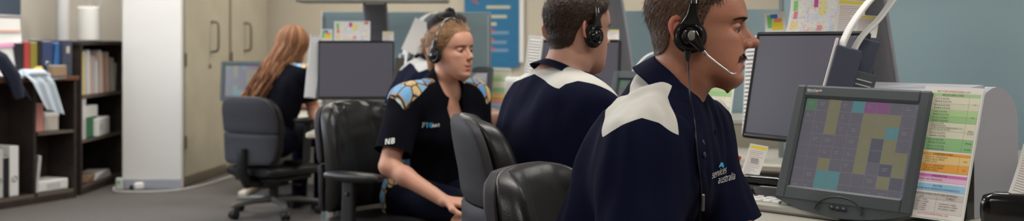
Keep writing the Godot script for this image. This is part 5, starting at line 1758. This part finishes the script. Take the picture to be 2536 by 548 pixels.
func consoles() -> void:
	# glass partitions behind the consoles
	screen_panel("long teal glass partition behind the far dark monitor", at(797, 0, 6.75) * Vector3(1, 0, 1), at(1216, 0, 6.75) * Vector3(1, 0, 1), 1.33)
	screen_panel("teal glass partition seen between the two men", at(1380, 0, 5.6) * Vector3(1, 0, 1), at(1950, 0, 5.0) * Vector3(1, 0, 1), 1.30)
	screen_panel("wide pale teal glass partition behind the nearest console", at(1930, 0, 4.2) * Vector3(1, 0, 1), at(2900, 0, 3.5) * Vector3(1, 0, 1), 1.42)
	# ---- nearest console
	console("nearest grey console desk under the large touch screen", pos(Vector3(1.188, 0, -2.907), -47), 1.3, 0.715, 0.83, 0.24)
	var tm := pos(Vector3(0.832, 0.890, -2.747), -47.0, -19.0, -0.8)
	touch_monitor("large grey touch screen monitor with coloured grid, nearest camera", tm, 0.745, true, true)
	housing_block("silver equipment case with rounded top behind nearest touch screen", pos(Vector3(0.832, 0.716, -2.747), -47.0), 0.716, 1.033)
	ref_card("laminated card with coloured bands clipped to nearest touch screen", tm * pos(Vector3(0.231, 0.004, 0.012)), true)
	var dm := pos(at(1990, 215, 3.16), -60, -11)
	dark_monitor("dark flat monitor with paper maps above, beside nearest touch screen", dm, 0.42, 0.315, 0.716)
	strip_board("white ribbed strip holder beside the front man's face", pos(at(1863, 212, 3.38), -55, -8, 4), 0.30)
	var tp := func(x: float, lift := 0.0): return dm * pos(Vector3(x, 0.158 + lift, -0.01), 0, -6)
	pinned("paper_card", "small bent card with blue and yellow blocks above near monitor", M.chip_print, 0.062, 0.075, dm * pos(Vector3(-0.178, 0.148, -0.034), 35, 6, 10), 0.010)
	pinned("paper_map", "colourful paper map standing on nearest dark monitor", M.map_print, 0.205, 0.120, dm * pos(Vector3(-0.03, 0.148, -0.036), 6, -2, 0))
	pinned("paper_note", "tall note with yellow header beside the near paper map", M.note_print, 0.080, 0.105, dm * pos(Vector3(0.10, 0.148, -0.034), 24, 0, 0))
	pinned("paper_note", "short note with yellow header behind bent white strips", M.note_print, 0.060, 0.060, dm * pos(Vector3(0.165, 0.148, -0.034), 30, 0, 0))
	tray_holder("slate rack with two bent white strips by nearest dark monitor", pos(at(2054, 297, 2.93), -14, -4, -15), 1.13, 0.020)
	overhead("curved silver stand behind the nearest slate rack", Vector3(1.03, 0.83, -3.40), -20, 0.9, 1.62, 0.07, 0.30)
	# small things on the nearest console
	var nt := thing("paper_note", "white note propped low beside front man's chest", "paper", pos(at(1866, 402, 3.02), -30, -32, -8), "")
	part(nt, "sheet", sheet(0.052, 0.105, 0.004).mesh(), M.note_print)
	bx(nt, "prop", M.folder_grey, Vector3(0.02, 0.15, 0.004), Vector3(0, -0.055, -0.03), 0, 24, 0, 0.001)
	keyboard("pale keyboard lying on the nearest console", pos(Vector3(0.86, 0.7155, -3.02) + Vector3(-0.16, 0, 0.12), -47))
	var ph := thing("telephone", "black desk telephone on nearest console by the note", "telephone", pos(Vector3(0.66, 0.735, -2.98), -40))
	bx(ph, "base", M.black_plastic, Vector3(0.11, 0.03, 0.10), Vector3(0, 0.0, 0), 0, 12, 0, 0.008)
	part(ph, "handset", tube([Vector3(-0.065, 0.035, 0), Vector3(-0.045, 0.045, 0), Vector3(0.045, 0.045, 0), Vector3(0.065, 0.035, 0)], [0.020, 0.014, 0.014, 0.020], 12).mesh(), M.gloss_black)
	var pp := thing("paper_sheet", "pale pink paper lying at the foot of touch screen", "paper", pos(Vector3(0.69, 0.7165, -2.66), -30))
	bx(pp, "sheet", M.folder_salmon, Vector3(0.12, 0.001, 0.05), Vector3.ZERO, 0, 0, 0, 0.0002)
	for k in 2:
		var pen := thing("marker_pen", ["red marker pen beside the propped note", "short red pen lying behind telephone"][k], "pen", pos(at([1822, 1828][k], [408, 447][k], 3.0), 30, 0, [60, 12][k]))
		part(pen, "barrel", tube([Vector3(-0.02, 0, 0), Vector3(0.012, 0, 0)], 0.006, 10).mesh(), M.folder_salmon)
		part(pen, "cap", tube([Vector3(0.010, 0, 0), Vector3(0.024, 0, 0)], 0.0068, 10).mesh(), M.print_red)
	# black hooded unit with a card at the right border
	var hood := thing("hooded_display", "glossy black curved unit at the end of nearest console", "equipment", pos(at(2500, 512, 2.45), -35))
	var hs := []
	for e in [[-0.058, 0.012, 0.016], [-0.052, 0.026, 0.034], [-0.03, 0.034, 0.042], [0.03, 0.036, 0.044], [0.07, 0.036, 0.044], [0.1, 0.03, 0.036]]:
		hs.append([Vector3(e[0], -0.012, 0), Vector3(0, 0, e[1]), Vector3(0, e[2], 0), 3.4])
	part(hood, "shell", loft(hs, 24).mesh(), M.gloss_black)
	bx(hood, "base", M.black_plastic, Vector3(0.10, 0.03, 0.10), Vector3(0.02, -0.062, 0), 0, 0, 0, 0.01)
	pinned("paper_note", "narrow printed list leaning by the black hooded unit", M.note_print, 0.06, 0.11, pos(at(2532, 488, 2.42), -40, -8, -14))
	# ---- second console (second man's)
	console("grey console desk in front of second man", pos(Vector3(0.86, 0, -4.5), -25), 1.1, 0.715, 0.83)
	var t2 := pos(Vector3(0.505, 0.89, -4.12), -40, -17)
	touch_monitor("touch screen monitor half hidden behind the front man's neck", t2, 0.745, false, false)
	ref_card("coloured band card seen behind the front man's collar", pos(Vector3(0.705, 0.885, -4.0), -28, -17, -2), false)
	var d2 := pos(at(1432, 185, 4.75), -18, -9)
	dark_monitor("dark flat monitor behind second man's head", d2, 0.36, 0.30, 0.83)
	strip_board("white ribbed strip holder beside second man's collar", pos(at(1318, 165, 4.75), -8, -8, -6), 0.26)
	pinned("paper_card", "small coloured card on monitor behind second man's head", M.chip_print, 0.062, 0.075, d2 * pos(Vector3(-0.135, 0.142, -0.034)))
	pinned("paper_note", "pale note on monitor before second man's face", M.note_print, 0.05, 0.055, d2 * pos(Vector3(0.135, 0.142, -0.034)))
	tray_holder("slate rack with white strips between the two men", pos(at(1532, 305, 4.55), -20, -4, -16), 0.92)
	overhead("curved silver stand behind second man's forehead", Vector3(0.41, 0.83, -5.0), -20, 0.9, 1.62, 0.07, 0.26)
	var gp := thing("desk_phone", "grey desk phone with a green display between the men", "telephone", pos(at(1562, 210, 4.5), -20, -20))
	bx(gp, "body", M.bezel, Vector3(0.085, 0.11, 0.03), Vector3.ZERO, 0, 0, 0, 0.006)
	bx(gp, "display", M.green_box, Vector3(0.05, 0.025, 0.003), Vector3(0.005, -0.008, 0.016), 0, 0, 0, 0.0006)
	for j in 3:
		for i in 3: bx(gp, "key", M.folder_grey, Vector3(0.010, 0.006, 0.003), Vector3(-0.015 + i * 0.018, -0.030 - j * 0.009, 0.016), 0, 0, 0, 0.0006)
	# ---- third console, faces the camera
	console("far grey console desk with the big dark monitor", pos(Vector3(-0.40, 0, -6.35), 0), 1.34, 0.67, 0.825, 0.0, 0.58, -0.38)
	var d3 := pos(at(881, 173, 6.22), 4, -7)
	dark_monitor("dark flat monitor standing between the two seated women", d3, 0.42, 0.325, 0.825)
	strip_board("white ribbed strip holder beside long haired woman's arm", pos(at(774, 165, 6.25), 6, -8, -5), 0.35)
	pinned("paper_card", "small coloured card on the far dark monitor", M.chip_print, 0.066, 0.075, d3 * pos(Vector3(-0.165, 0.155, -0.034)))
	pinned("paper_map", "colourful paper map standing on the far dark monitor", M.map_print, 0.20, 0.122, d3 * pos(Vector3(-0.025, 0.155, -0.036), 0, -5))
	pinned("paper_note", "small pale note beside grey post on far dark monitor", M.note_print, 0.062, 0.062, d3 * pos(Vector3(0.175, 0.155, -0.034)))
	overhead("curved grey post with a wide board above far dark monitor", Vector3(at(932, 0, 6.45).x, 0.825, -6.45), 0, 0.84, 1.355, 0.12, 0.15)
	var ra := tray_holder("slate rack with white strips behind the woman's headset", pos(at(1004, 262, 6.12), 0, -4, -4), 1.5, 0.05, M.rack_brown)
	for k in 2:
		var ws := thing("paper_sheet", ["broad white bent sheet beside the far dark monitor", "white bent sheet just behind the first, near headset woman"][k], "paper", pos(at([1012, 1045][k], [128, 132][k], 6.05 + 0.04 * k), 4, -4, [-24, -30][k]), "white sheets in the far rack")
		part(ws, "sheet", sheet([0.085, 0.06][k], [0.185, 0.20][k], 0.02, 8).mesh(), M.paper_white, pos(Vector3(0, 0.09, 0)))
	var t3 := pos(Vector3(-0.295, 0.845, -6.75), -19, -15)
	touch_monitor("touch screen monitor beside the woman's cheek", t3, 0.745, false, false)
	ref_card("coloured band card clipped beside the far touch screen", pos(Vector3(-0.088, 0.835, -6.75), -19, -15, -1.2), false)
	var wr := thing("white_canister", "white rounded canister beyond second man's back", "canister", pos(Vector3(0.06, 0.826, -6.45), 0, 0, 90))
	part(wr, "canister_body", lathe([Vector2(0, -0.10), Vector2(0.05, -0.10), Vector2(0.058, -0.09), Vector2(0.058, 0.09), Vector2(0.05, 0.10), Vector2(0, 0.10)], 24).mesh(), M.paper_white, pos(Vector3(0.058, 0, 0)))
	# ---- fourth console, the long-haired woman's
	console("farthest console desk in front of long haired woman", pos(Vector3(-1.52, 0, -8.66), 0), 1.0, 0.60, 0.68)
	touch_monitor("far touch screen monitor beside the beige cabinet", pos(Vector3(-2.02, 0.845, -8.55), -4, -6), 0.6, false, false)

func keyboard(label: String, t: Transform3D) -> Node3D:
	var r := thing("keyboard", label, "keyboard", t)
	bx(r, "case", M.keyboard_grey, Vector3(0.40, 0.022, 0.15), Vector3(0, 0.012, 0), 0, 0, 0, 0.006)
	for j in 5:
		for i in 14: bx(r, "key", M.paper_white, Vector3(0.022, 0.008, 0.022), Vector3(-0.18 + i * 0.0275, 0.025, -0.052 + j * 0.026), 0, 0, 0, 0.003)
	return r

func chairs() -> void:
	chair("black leather office chair behind the front man's back", Vector3(0.265, 0, -2.42), 24, 0.06, [1.0], 0.25)
	chair("black office chair behind second man, grey shell toward us", Vector3(0.135, 0, -3.22), -9, -0.01, [1.0], 0.4)
	chair("black creased leather chair holding the woman with headset", Vector3(-0.45, 0, -4.50), 35, 0.03, [-1.0, 1.0], 1.0)
	chair("black office chair of the long haired woman, near cabinet", Vector3(-1.57, 0, -7.45), -60, 0.14, [1.0, -1.0], 0.4)

func people() -> void:
	front_man()
	second_man()
	headset_woman()
	long_hair_woman()
	hidden_man()
	for r in seated:   # each person's node stands on the floor under the pelvis
		var at_floor := Vector3(r[1].x, 0, r[1].z)
		r[0].position = at_floor
		for c in r[0].get_children(): c.position -= at_floor

func lin(r: int, g: int, b: int) -> Color:
	return Color8(r, g, b).srgb_to_linear()

func yoke(seam: Array, front: Array, back0: float, back1: float, k := 1.0, skew := 0.0) -> Callable:
	# contrasting panel over each shoulder in torso coordinates (x left, y up the spine, z forward, origin at the neck)
	return func(v: Vector3) -> float:
		var q := v / k
		var x := absf(q.x)
		if q.x > 0.0: q.z -= skew * minf(x / 0.17, 1.0)
		var g := lerp_table(front, x) - q.z
		g = minf(g, q.y - lerp_table(seam, q.z))
		if q.z < 0.0: g = minf(g, q.y - back0 + back1 * x)
		return g

func front_man() -> void:
	var f := dir(20.0)
	var r := Vector3(-f.z, 0, f.x)
	var head := Vector3(0.381, 1.163, -2.33)
	var o := {"head": head, "heading": 9.0, "pitch": 1.0, "s": 1.0, "neck": head - f * 0.062 + Vector3(0, -0.142, 0), "pelvis": head - f * 0.20 + Vector3(0, -0.62, 0), "torso": 20.0,
		"skin": lin(184, 130, 106), "lips": lin(172, 102, 90), "ear": lin(198, 116, 96), "fine": 0.0028, "hair_cell": 0.0035, "look": Vector3(-0.32, -0.22, 1.0), "neck_r": 0.060, "girth": 1.06, "sleeve": 0.074, "folds": 0.015, "fold_dir": Vector3(9.0, 2.6, 9.0)}
	var spine: Vector3 = o.neck + Vector3(0, -0.075, 0)
	o.shr = spine + r * 0.170 + f * 0.0
	o.shl = spine - r * 0.172 + f * 0.022
	o.wr = Vector3(0.47, 0.70, -2.16); o.wl = Vector3(0.585, 0.70, -2.24)
	o.pr = Vector3(-0.4, -1.0, 0.35); o.el = Vector3(0.478, 0.725, -2.48); o.pl = Vector3.ZERO
	o.hr = [f + Vector3(0, -0.05, -0.3), Vector3(0, -1, 0), 0.55]; o.hl = [f + Vector3(0, -0.05, -0.1), Vector3(0, -1, 0), 0.5]
	person("man in navy and white polo shirt with headset and moustache, nearest", o)
	shirt(o, 0.0075, yoke([[-0.09, -0.105], [-0.052, -0.070], [-0.023, -0.038], [0.006, -0.016], [0.042, -0.0155], [0.077, -0.030], [0.1, -0.05]], [[0.05, 0.012], [0.135, 0.024], [0.172, 0.054], [0.1845, 0.066], [0.205, 0.079], [0.26, 0.09]], 0.045, 0.56, 1.0, 0.025), 0.93, 0.93, M.cloth_navy, M.cloth_white)
	front_marks(o)
	o.collar_up = 0.022
	collar(o, M.cloth_navy, 36.0, 0.048, 0.052)
	short_hair(o, lin(66, 50, 42), lin(116, 92, 76), 12000)
	brow_hair(o, lin(58, 42, 34), lin(84, 62, 50), true, 260)
	limbs(o, o.pelvis + f * 0.43 + r * 0.10 + Vector3(0, -0.02, 0), o.pelvis + f * 0.43 - r * 0.10 + Vector3(0, -0.02, 0), o.pelvis * Vector3(1, 0, 1) + f * 0.45 - r * 0.1, o.pelvis * Vector3(1, 0, 1) + f * 0.45 + r * 0.1, M.trouser_navy, M.shoe_black)
	o.cable = [at(1706, 190, 2.21), at(1709, 240, 2.19)]
	for q in [[1713, 300], [1716, 340], [1721, 390], [1727, 440], [1729, 490], [1725, 530], [1722, 570]]:
		var h := hit(o.shirt_field, q[0], q[1])
		o.cable.append(h[0] + h[1] * 0.006 + Vector3(0, 0, 0.004))
	var hc := hit(o.shirt_field, 1731, 498)
	o.clip = hc[0] + hc[1] * 0.008 + Vector3(0, 0, 0.004)
	headset(o, "black headset with clear boom worn by the front man", -1.0, true)

func second_man() -> void:
	var f := dir(-24.0)
	var r := Vector3(-f.z, 0, f.x)
	var head := Vector3(0.187, 1.167, -3.26)
	var o := {"head": head, "heading": -38.0, "pitch": 3.0, "s": 1.0, "neck": head - f * 0.06 + Vector3(0, -0.145, 0), "pelvis": head - f * 0.14 + Vector3(0, -0.62, 0), "torso": -24.0,
		"skin": lin(206, 158, 138), "lips": lin(190, 124, 112), "ear": lin(214, 150, 130), "fine": 0.004, "look": Vector3(0, -0.1, 1.0), "neck_r": 0.059, "girth": 1.06, "sleeve": 0.072}
	var spine: Vector3 = o.neck + Vector3(0, -0.065, 0)
	o.shr = spine + r * 0.178 + f * 0.02
	o.shl = spine - r * 0.185 + f * 0.02
	o.wr = head + f * 0.30 + r * 0.12 + Vector3(0, -0.40, 0); o.wl = head + f * 0.28 - r * 0.14 + Vector3(0, -0.40, 0)
	o.pr = Vector3(0, -1, 0) + r * 0.4; o.pl = Vector3(0, -1, 0) - r * 0.4
	o.hr = [f, Vector3(0, -1, 0), 0.5]; o.hl = [f, Vector3(0, -1, 0), 0.5]
	person("man in navy and white polo seen from behind, between chairs", o)
	shirt(o, 0.009, yoke([[-0.10, -0.05], [-0.075, -0.018], [-0.057, 0.0], [-0.03, 0.0136], [0.003, 0.011], [0.042, 0.0], [0.077, -0.015], [0.1, -0.03]], [[0.05, 0.0], [0.135, 0.010], [0.172, 0.0375], [0.1845, 0.055], [0.205, 0.077], [0.26, 0.09]], 0.020, 0.24), 0.80, 0.80, M.cloth_navy, M.cloth_white)
	o.collar_up = 0.010
	collar(o, M.cloth_navy, 36.0, 0.040, 0.034)
	short_hair(o, lin(42, 32, 28), lin(78, 60, 50), 7000, 1.1)
	brow_hair(o, lin(48, 36, 30), lin(70, 52, 42), false, 90)
	limbs(o, o.pelvis + f * 0.43 - r * 0.10, o.pelvis + f * 0.43 + r * 0.10, o.pelvis * Vector3(1, 0, 1) + f * 0.45 - r * 0.1, o.pelvis * Vector3(1, 0, 1) + f * 0.45 + r * 0.1, M.trouser_navy, M.shoe_black)
	headset(o, "black headset worn by the second man", -1.0, false)

func headset_woman() -> void:
	var f := dir(45.0)
	var r := Vector3(-f.z, 0, f.x)
	var head := Vector3(-0.242, 1.096, -4.5)
	var o := {"head": head, "heading": 38.0, "pitch": -1.0, "s": 0.94, "female": true, "neck": head - f * 0.055 + Vector3(0, -0.15, 0), "pelvis": head - f * 0.16 + Vector3(0, -0.58, 0), "torso": 48.0,
		"skin": lin(222, 170, 146), "lips": lin(200, 126, 116), "ear": lin(222, 160, 140), "fine": 0.0036, "arm": 0.88, "look": Vector3(0.05, -0.08, 1.0), "neck_r": 0.050, "girth": 1.0, "sleeve": 0.070}
	var spine: Vector3 = o.neck + Vector3(0, -0.03, 0)
	o.shr = spine + r * 0.182
	o.shl = spine - r * 0.165
	o.er = at(963, 412, 4.30); o.wr = at(1098, 497, 4.18); o.wl = at(1180, 520, 4.25)
	o.el = o.shl + Vector3(0.03, -0.265, -0.05)
	o.pr = Vector3(-1.0, -0.5, 0.2); o.pl = Vector3(0.6, -1.0, -0.4)
	o.hr = [Vector3(1.0, -0.12, 0.05), Vector3(0.1, -1, -0.2), 0.3]; o.hl = [Vector3(-0.6, -0.2, 0.8), Vector3(0, -1, 0), 0.5]
	person("woman in dark polo with patterned shoulders and headset", o)
	var yk := yoke([[-0.09, -0.105], [-0.052, -0.070], [-0.023, -0.038], [0.006, -0.016], [0.042, -0.0155], [0.077, -0.030], [0.1, -0.05]], [[0.05, 0.03], [0.10, 0.045], [0.205, 0.095], [0.26, 0.1]], 0.087, 0.714, 0.9)
	shirt(o, 0.008, func(q: Vector3) -> float: return maxf(yk.call(q), minf(-0.245 - q.y, 0.06 - q.z)), 0.97, 0.80, M.cloth_black, M.art_print, func(q: Vector3) -> float: return absf(q.x) - (q.y + 0.165) * 0.32 if q.z > 0.0 else 1.0)
	o.collar_up = 0.040
	collar(o, M.cloth_black, 60.0, 0.045, 0.075)
	var sf: Field = o.shirt_field
	var side := Vector3(0.75, 0, -0.6)
	text(o.shirt, "chest_lettering", "IO", 0.020, M.print_white, on_cloth(sf, 1040, 309, side, 0.010), true)
	text(o.shirt, "chest_lettering", "TC", 0.020, M.print_blue, on_cloth(sf, 1053, 311, side, 0.010), true)
	text(o.shirt, "chest_lettering", "NAT", 0.012, M.print_white, on_cloth(sf, 1069, 313, side, 0.010), true)
	text(o.shirt, "sleeve_emblem", "NB", 0.024, M.print_white, on_cloth(sf, 955, 354, Vector3(1, 0.1, 0.25), 0.008), true)
	limbs(o, o.pelvis + f * 0.42 - r * 0.12 + Vector3(0, 0.0, 0), o.pelvis + f * 0.42 + r * 0.12, o.pelvis * Vector3(1, 0, 1) + f * 0.45 - r * 0.1, o.pelvis * Vector3(1, 0, 1) + f * 0.45 + r * 0.1, M.trouser_navy, M.shoe_black)
	brow_hair(o, lin(150, 112, 86), lin(164, 126, 98), false, 70)
	# hair drawn back to a low twisted bun
	var hf: Transform3D = o.hf
	var hfld := Field.new()
	hfld.head = true; hfld.hair = true; hfld.inv = hf.affine_inverse(); hfld.scl = o.s; hfld.hair_amp = 0.8
	hfld.noise = FastNoiseLite.new(); hfld.noise.frequency = 1.0; hfld.noise.seed = 4
	hfld.hairline = [[-0.09, -0.05], [-0.03, -0.03], [0.0, 0.0], [0.03, 0.036], [0.06, 0.058], [0.085, 0.070], [0.1, 0.082], [0.14, 0.10]]
	hfld.bone(hf * Vector3(0, 0.035, -0.105), hf * Vector3(0.0, -0.055, -0.098), 0.036, 0.026, 0.02)
	hfld.bone(hf * Vector3(0.01, 0.045, -0.125), hf * Vector3(-0.01, 0.06, -0.150), 0.022, 0.012, 0.02)
	var bb := AABB(hf.origin, Vector3.ZERO).grow(0.19)
	var b := MB.new()
	net(hfld, bb.position, bb.end, 0.0042, b)
	var inv := hfld.inv
	var line := [[-0.09, -0.05], [-0.03, -0.03], [0.0, 0.0], [0.03, 0.036], [0.06, 0.058], [0.085, 0.070], [0.1, 0.082], [0.14, 0.10]]
	b = split(b, func(p): 
		var q: Vector3 = inv * p
		return minf(lerp_table(line, q.y) - q.z, q.y + 0.10))[0]
	var c0 := lin(116, 84, 60)
	var c1 := lin(176, 138, 104)
	var rng := RandomNumberGenerator.new()
	rng.seed = 6
	for i in b.v.size(): b.c[i] = c0.lerp(c1, rng.randf())
	var h := MB.new()
	h.add(b)
	fibres(h, b, hf, 3500, func(q: Vector3, n: Vector3) -> Vector3: return Vector3(0, 0.02, -0.13) - q, 0.05, 0.0022, c0, c1, 9, 0.05)
	part(o.root, "hair", h.mesh(), M.hair)
	headset(o, "black headset worn by the woman with patterned shoulders", -1.0, false)

func long_hair_woman() -> void:
	var f := dir(-58.0)
	var r := Vector3(-f.z, 0, f.x)
	var head := Vector3(-1.455, 1.105, -7.5)
	var o := {"head": head, "heading": -45.0, "pitch": 8.0, "s": 0.95, "female": true, "neck": head - f * 0.05 + Vector3(0, -0.15, 0), "pelvis": head - f * 0.17 + Vector3(-0.04, -0.60, 0), "torso": -58.0,
		"skin": lin(214, 160, 136), "lips": lin(200, 126, 116), "ear": lin(222, 160, 140), "fine": 0.006, "neck_r": 0.05, "girth": 0.95, "sleeve": 0.066}
	var spine: Vector3 = o.neck + Vector3(0, -0.03, 0)
	o.shr = spine + r * 0.165
	o.shl = spine - r * 0.165
	o.wr = at(792, 305, 7.25); o.wl = head + f * 0.35 - r * 0.15 + Vector3(0, -0.42, 0)
	o.pr = Vector3(0.3, -1.0, 0.2); o.pl = Vector3(-0.5, -1, 0)
	o.hr = [f, Vector3(0, -1, 0), 0.5]; o.hl = [f, Vector3(0, -1, 0), 0.5]
	person("woman with long wavy auburn hair seen from behind", o)
	shirt(o, 0.012, yoke([[-0.10, -0.05], [-0.075, -0.018], [-0.057, 0.0], [-0.03, 0.0136], [0.003, 0.011], [0.042, 0.0], [0.077, -0.015], [0.1, -0.03]], [[0.05, 0.0], [0.135, 0.010], [0.172, 0.0375], [0.1845, 0.055], [0.205, 0.077], [0.26, 0.09]], 0.04, 0.2, 0.95), 0.62, 0.62, M.cloth_black, M.art_print)
	collar(o, M.cloth_black, 40.0, 0.04, 0.055)
	limbs(o, o.pelvis + f * 0.42 - r * 0.1, o.pelvis + f * 0.42 + r * 0.1, o.pelvis * Vector3(1, 0, 1) + f * 0.4 - r * 0.1, o.pelvis * Vector3(1, 0, 1) + f * 0.4 + r * 0.1, M.trouser_navy, M.shoe_black)
	# long hair: locks that fall from the crown down the back
	var hf: Transform3D = o.hf
	var b := MB.new()
	var rng := RandomNumberGenerator.new()
	rng.seed = 44
	var fld: Field = o.f
	for k in 420:
		var a := rng.randf_range(-2.75, 2.75)        # round the head, 0 = back
		var up := rng.randf_range(0.0, 1.0)
		var pts := []
		var top := Vector3(sin(a) * 0.03, 0.135 - 0.01 * up, -cos(a) * 0.03 - 0.005)
		var ph := rng.randf() * TAU
		var long := rng.randf_range(0.36, 0.50)
		for j in 14:
			var v := j / 13.0
			var p: Vector3
			if v < 0.35:
				var e := v / 0.35
				var an := lerpf(0.25, 1.62, e)
				var rr := 0.012 + 0.006 * up
				p = Vector3(sin(a) * sin(an) * (0.083 + rr), 0.02 + cos(an) * (0.118 + rr), -cos(a) * sin(an) * (0.102 + rr) - 0.004)
			else:
				var e := (v - 0.35) / 0.65
				var s0 := Vector3(sin(a) * 0.094, 0.015, -cos(a) * 0.112)
				p = s0 + Vector3(-s0.x * 0.25 * e, -long * e, -0.035 * e - 0.035 * sin(e * PI * 0.7)) 
				p += Vector3(sin(ph + e * 11.0) * 0.026, 0, cos(ph + e * 10.0) * 0.022) * e * 1.2
				if s0.z > 0.0: p += Vector3(0, 0, -0.10 * e)
			var wp := hf * p
			if v > 0.35: wp += Vector3(-0.13, 0, 0.03) * pow((v - 0.35) / 0.65, 1.3)
			pts.append(wp)
		var col := lin(104, 66, 46).lerp(lin(186, 136, 98), rng.randf() * rng.randf())
		var w := rng.randf_range(0.006, 0.010)
		var rad := []
		for j in 14: rad.append(w * (0.45 + 0.55 * sin(PI * clampf(j / 13.0 * 1.05 + 0.05, 0, 1))))
		var tb := tube(pts, rad, 5)
		for i in tb.c.size(): tb.c[i] = col
		b.add(tb)
	part(o.root, "hair", b.mesh(), M.hair)

func hidden_man() -> void:
	var f := dir(-20.0)
	var r := Vector3(-f.z, 0, f.x)
	var head := Vector3(-0.325, 1.165, -5.75)
	var o := {"head": head, "heading": -30.0, "pitch": 4.0, "s": 1.0, "neck": head - f * 0.12 + Vector3(0, -0.172, 0), "pelvis": head - f * 0.26 + Vector3(0, -0.62, 0), "torso": -20.0,
		"skin": lin(196, 150, 130), "lips": lin(190, 124, 112), "ear": lin(214, 150, 130), "fine": 0.006, "hair_cell": 0.005, "neck_r": 0.058, "girth": 1.05, "sleeve": 0.07}
	var spine: Vector3 = o.neck + Vector3(0, -0.03, 0)
	o.shr = spine + r * 0.185
	o.shl = spine - r * 0.185
	o.wr = head + f * 0.30 + r * 0.12 + Vector3(0, -0.40, 0); o.wl = head + f * 0.28 - r * 0.14 + Vector3(0, -0.40, 0)
	o.pr = Vector3(0, -1, 0) + r * 0.4; o.pl = Vector3(0, -1, 0) - r * 0.4
	o.hr = [f, Vector3(0, -1, 0), 0.5]; o.hl = [f, Vector3(0, -1, 0), 0.5]
	person("dark haired man in navy and white polo behind headset woman", o)
	shirt(o, 0.012, yoke([[-0.10, -0.05], [-0.075, -0.018], [-0.057, 0.0], [-0.03, 0.0136], [0.003, 0.011], [0.042, 0.0], [0.077, -0.015], [0.1, -0.03]], [[0.05, 0.0], [0.135, 0.010], [0.172, 0.0375], [0.1845, 0.055], [0.205, 0.077], [0.26, 0.09]], 0.020, 0.24), 0.8, 0.8, M.cloth_navy, M.cloth_white)
	collar(o, M.cloth_navy, 36.0)
	short_hair(o, lin(22, 20, 22), lin(48, 42, 42), 1500, 1.5)
	headset(o, "black headset on the dark haired man behind the woman", -1.0, false)

func front_marks(o: Dictionary) -> void:
	var sf: Field = o.shirt_field
	var side := Vector3(0.85, 0, -0.5)
	text(o.shirt, "chest_lettering", "services", 0.0150, M.print_white, on_cloth(sf, 1759, 434, side, 0.004))
	text(o.shirt, "chest_lettering", "australia", 0.0150, M.print_white, on_cloth(sf, 1774, 447, side, 0.004))
	var t := on_cloth(sf, 1781, 411, side, 0.004)
	part(o.shirt, "chest_emblem", extrude([Vector2(-0.010, -0.003), Vector2(-0.004, 0.003), Vector2(0.003, 0.007), Vector2(0.009, 0.006), Vector2(0.013, -0.001), Vector2(0.010, -0.006), Vector2(0.004, -0.001)], 0.0006).mesh(), M.print_blue, t)
	# button placket down the front
	var rows := []
	for j in 15:
		var u := j / 14.0
		var q := on_cloth(sf, lerpf(1726, 1748, u), lerpf(318, 540, u), side, 0.004)
		rows.append(PackedVector3Array([q * Vector3(-0.015, 0, -0.006), q * Vector3(-0.014, 0, 0.001), q * Vector3(0.014, 0, 0.001), q * Vector3(0.015, 0, -0.006)]))
	var g := grid(rows)
	part(o.shirt, "placket", g.mesh(), M.cloth_navy)
	for y in [355, 384]:
		part(o.shirt, "button", lathe([Vector2(0.0055, 0), Vector2(0.0055, 0.0018), Vector2(0.004, 0.0026), Vector2(0, 0.0022)], 14).mesh(), M.button_navy, on_cloth(sf, 1730 + (y - 318) * 0.1, y, side, 0.006) * Transform3D(Basis.from_euler(Vector3(PI / 2, 0, 0)), Vector3.ZERO))
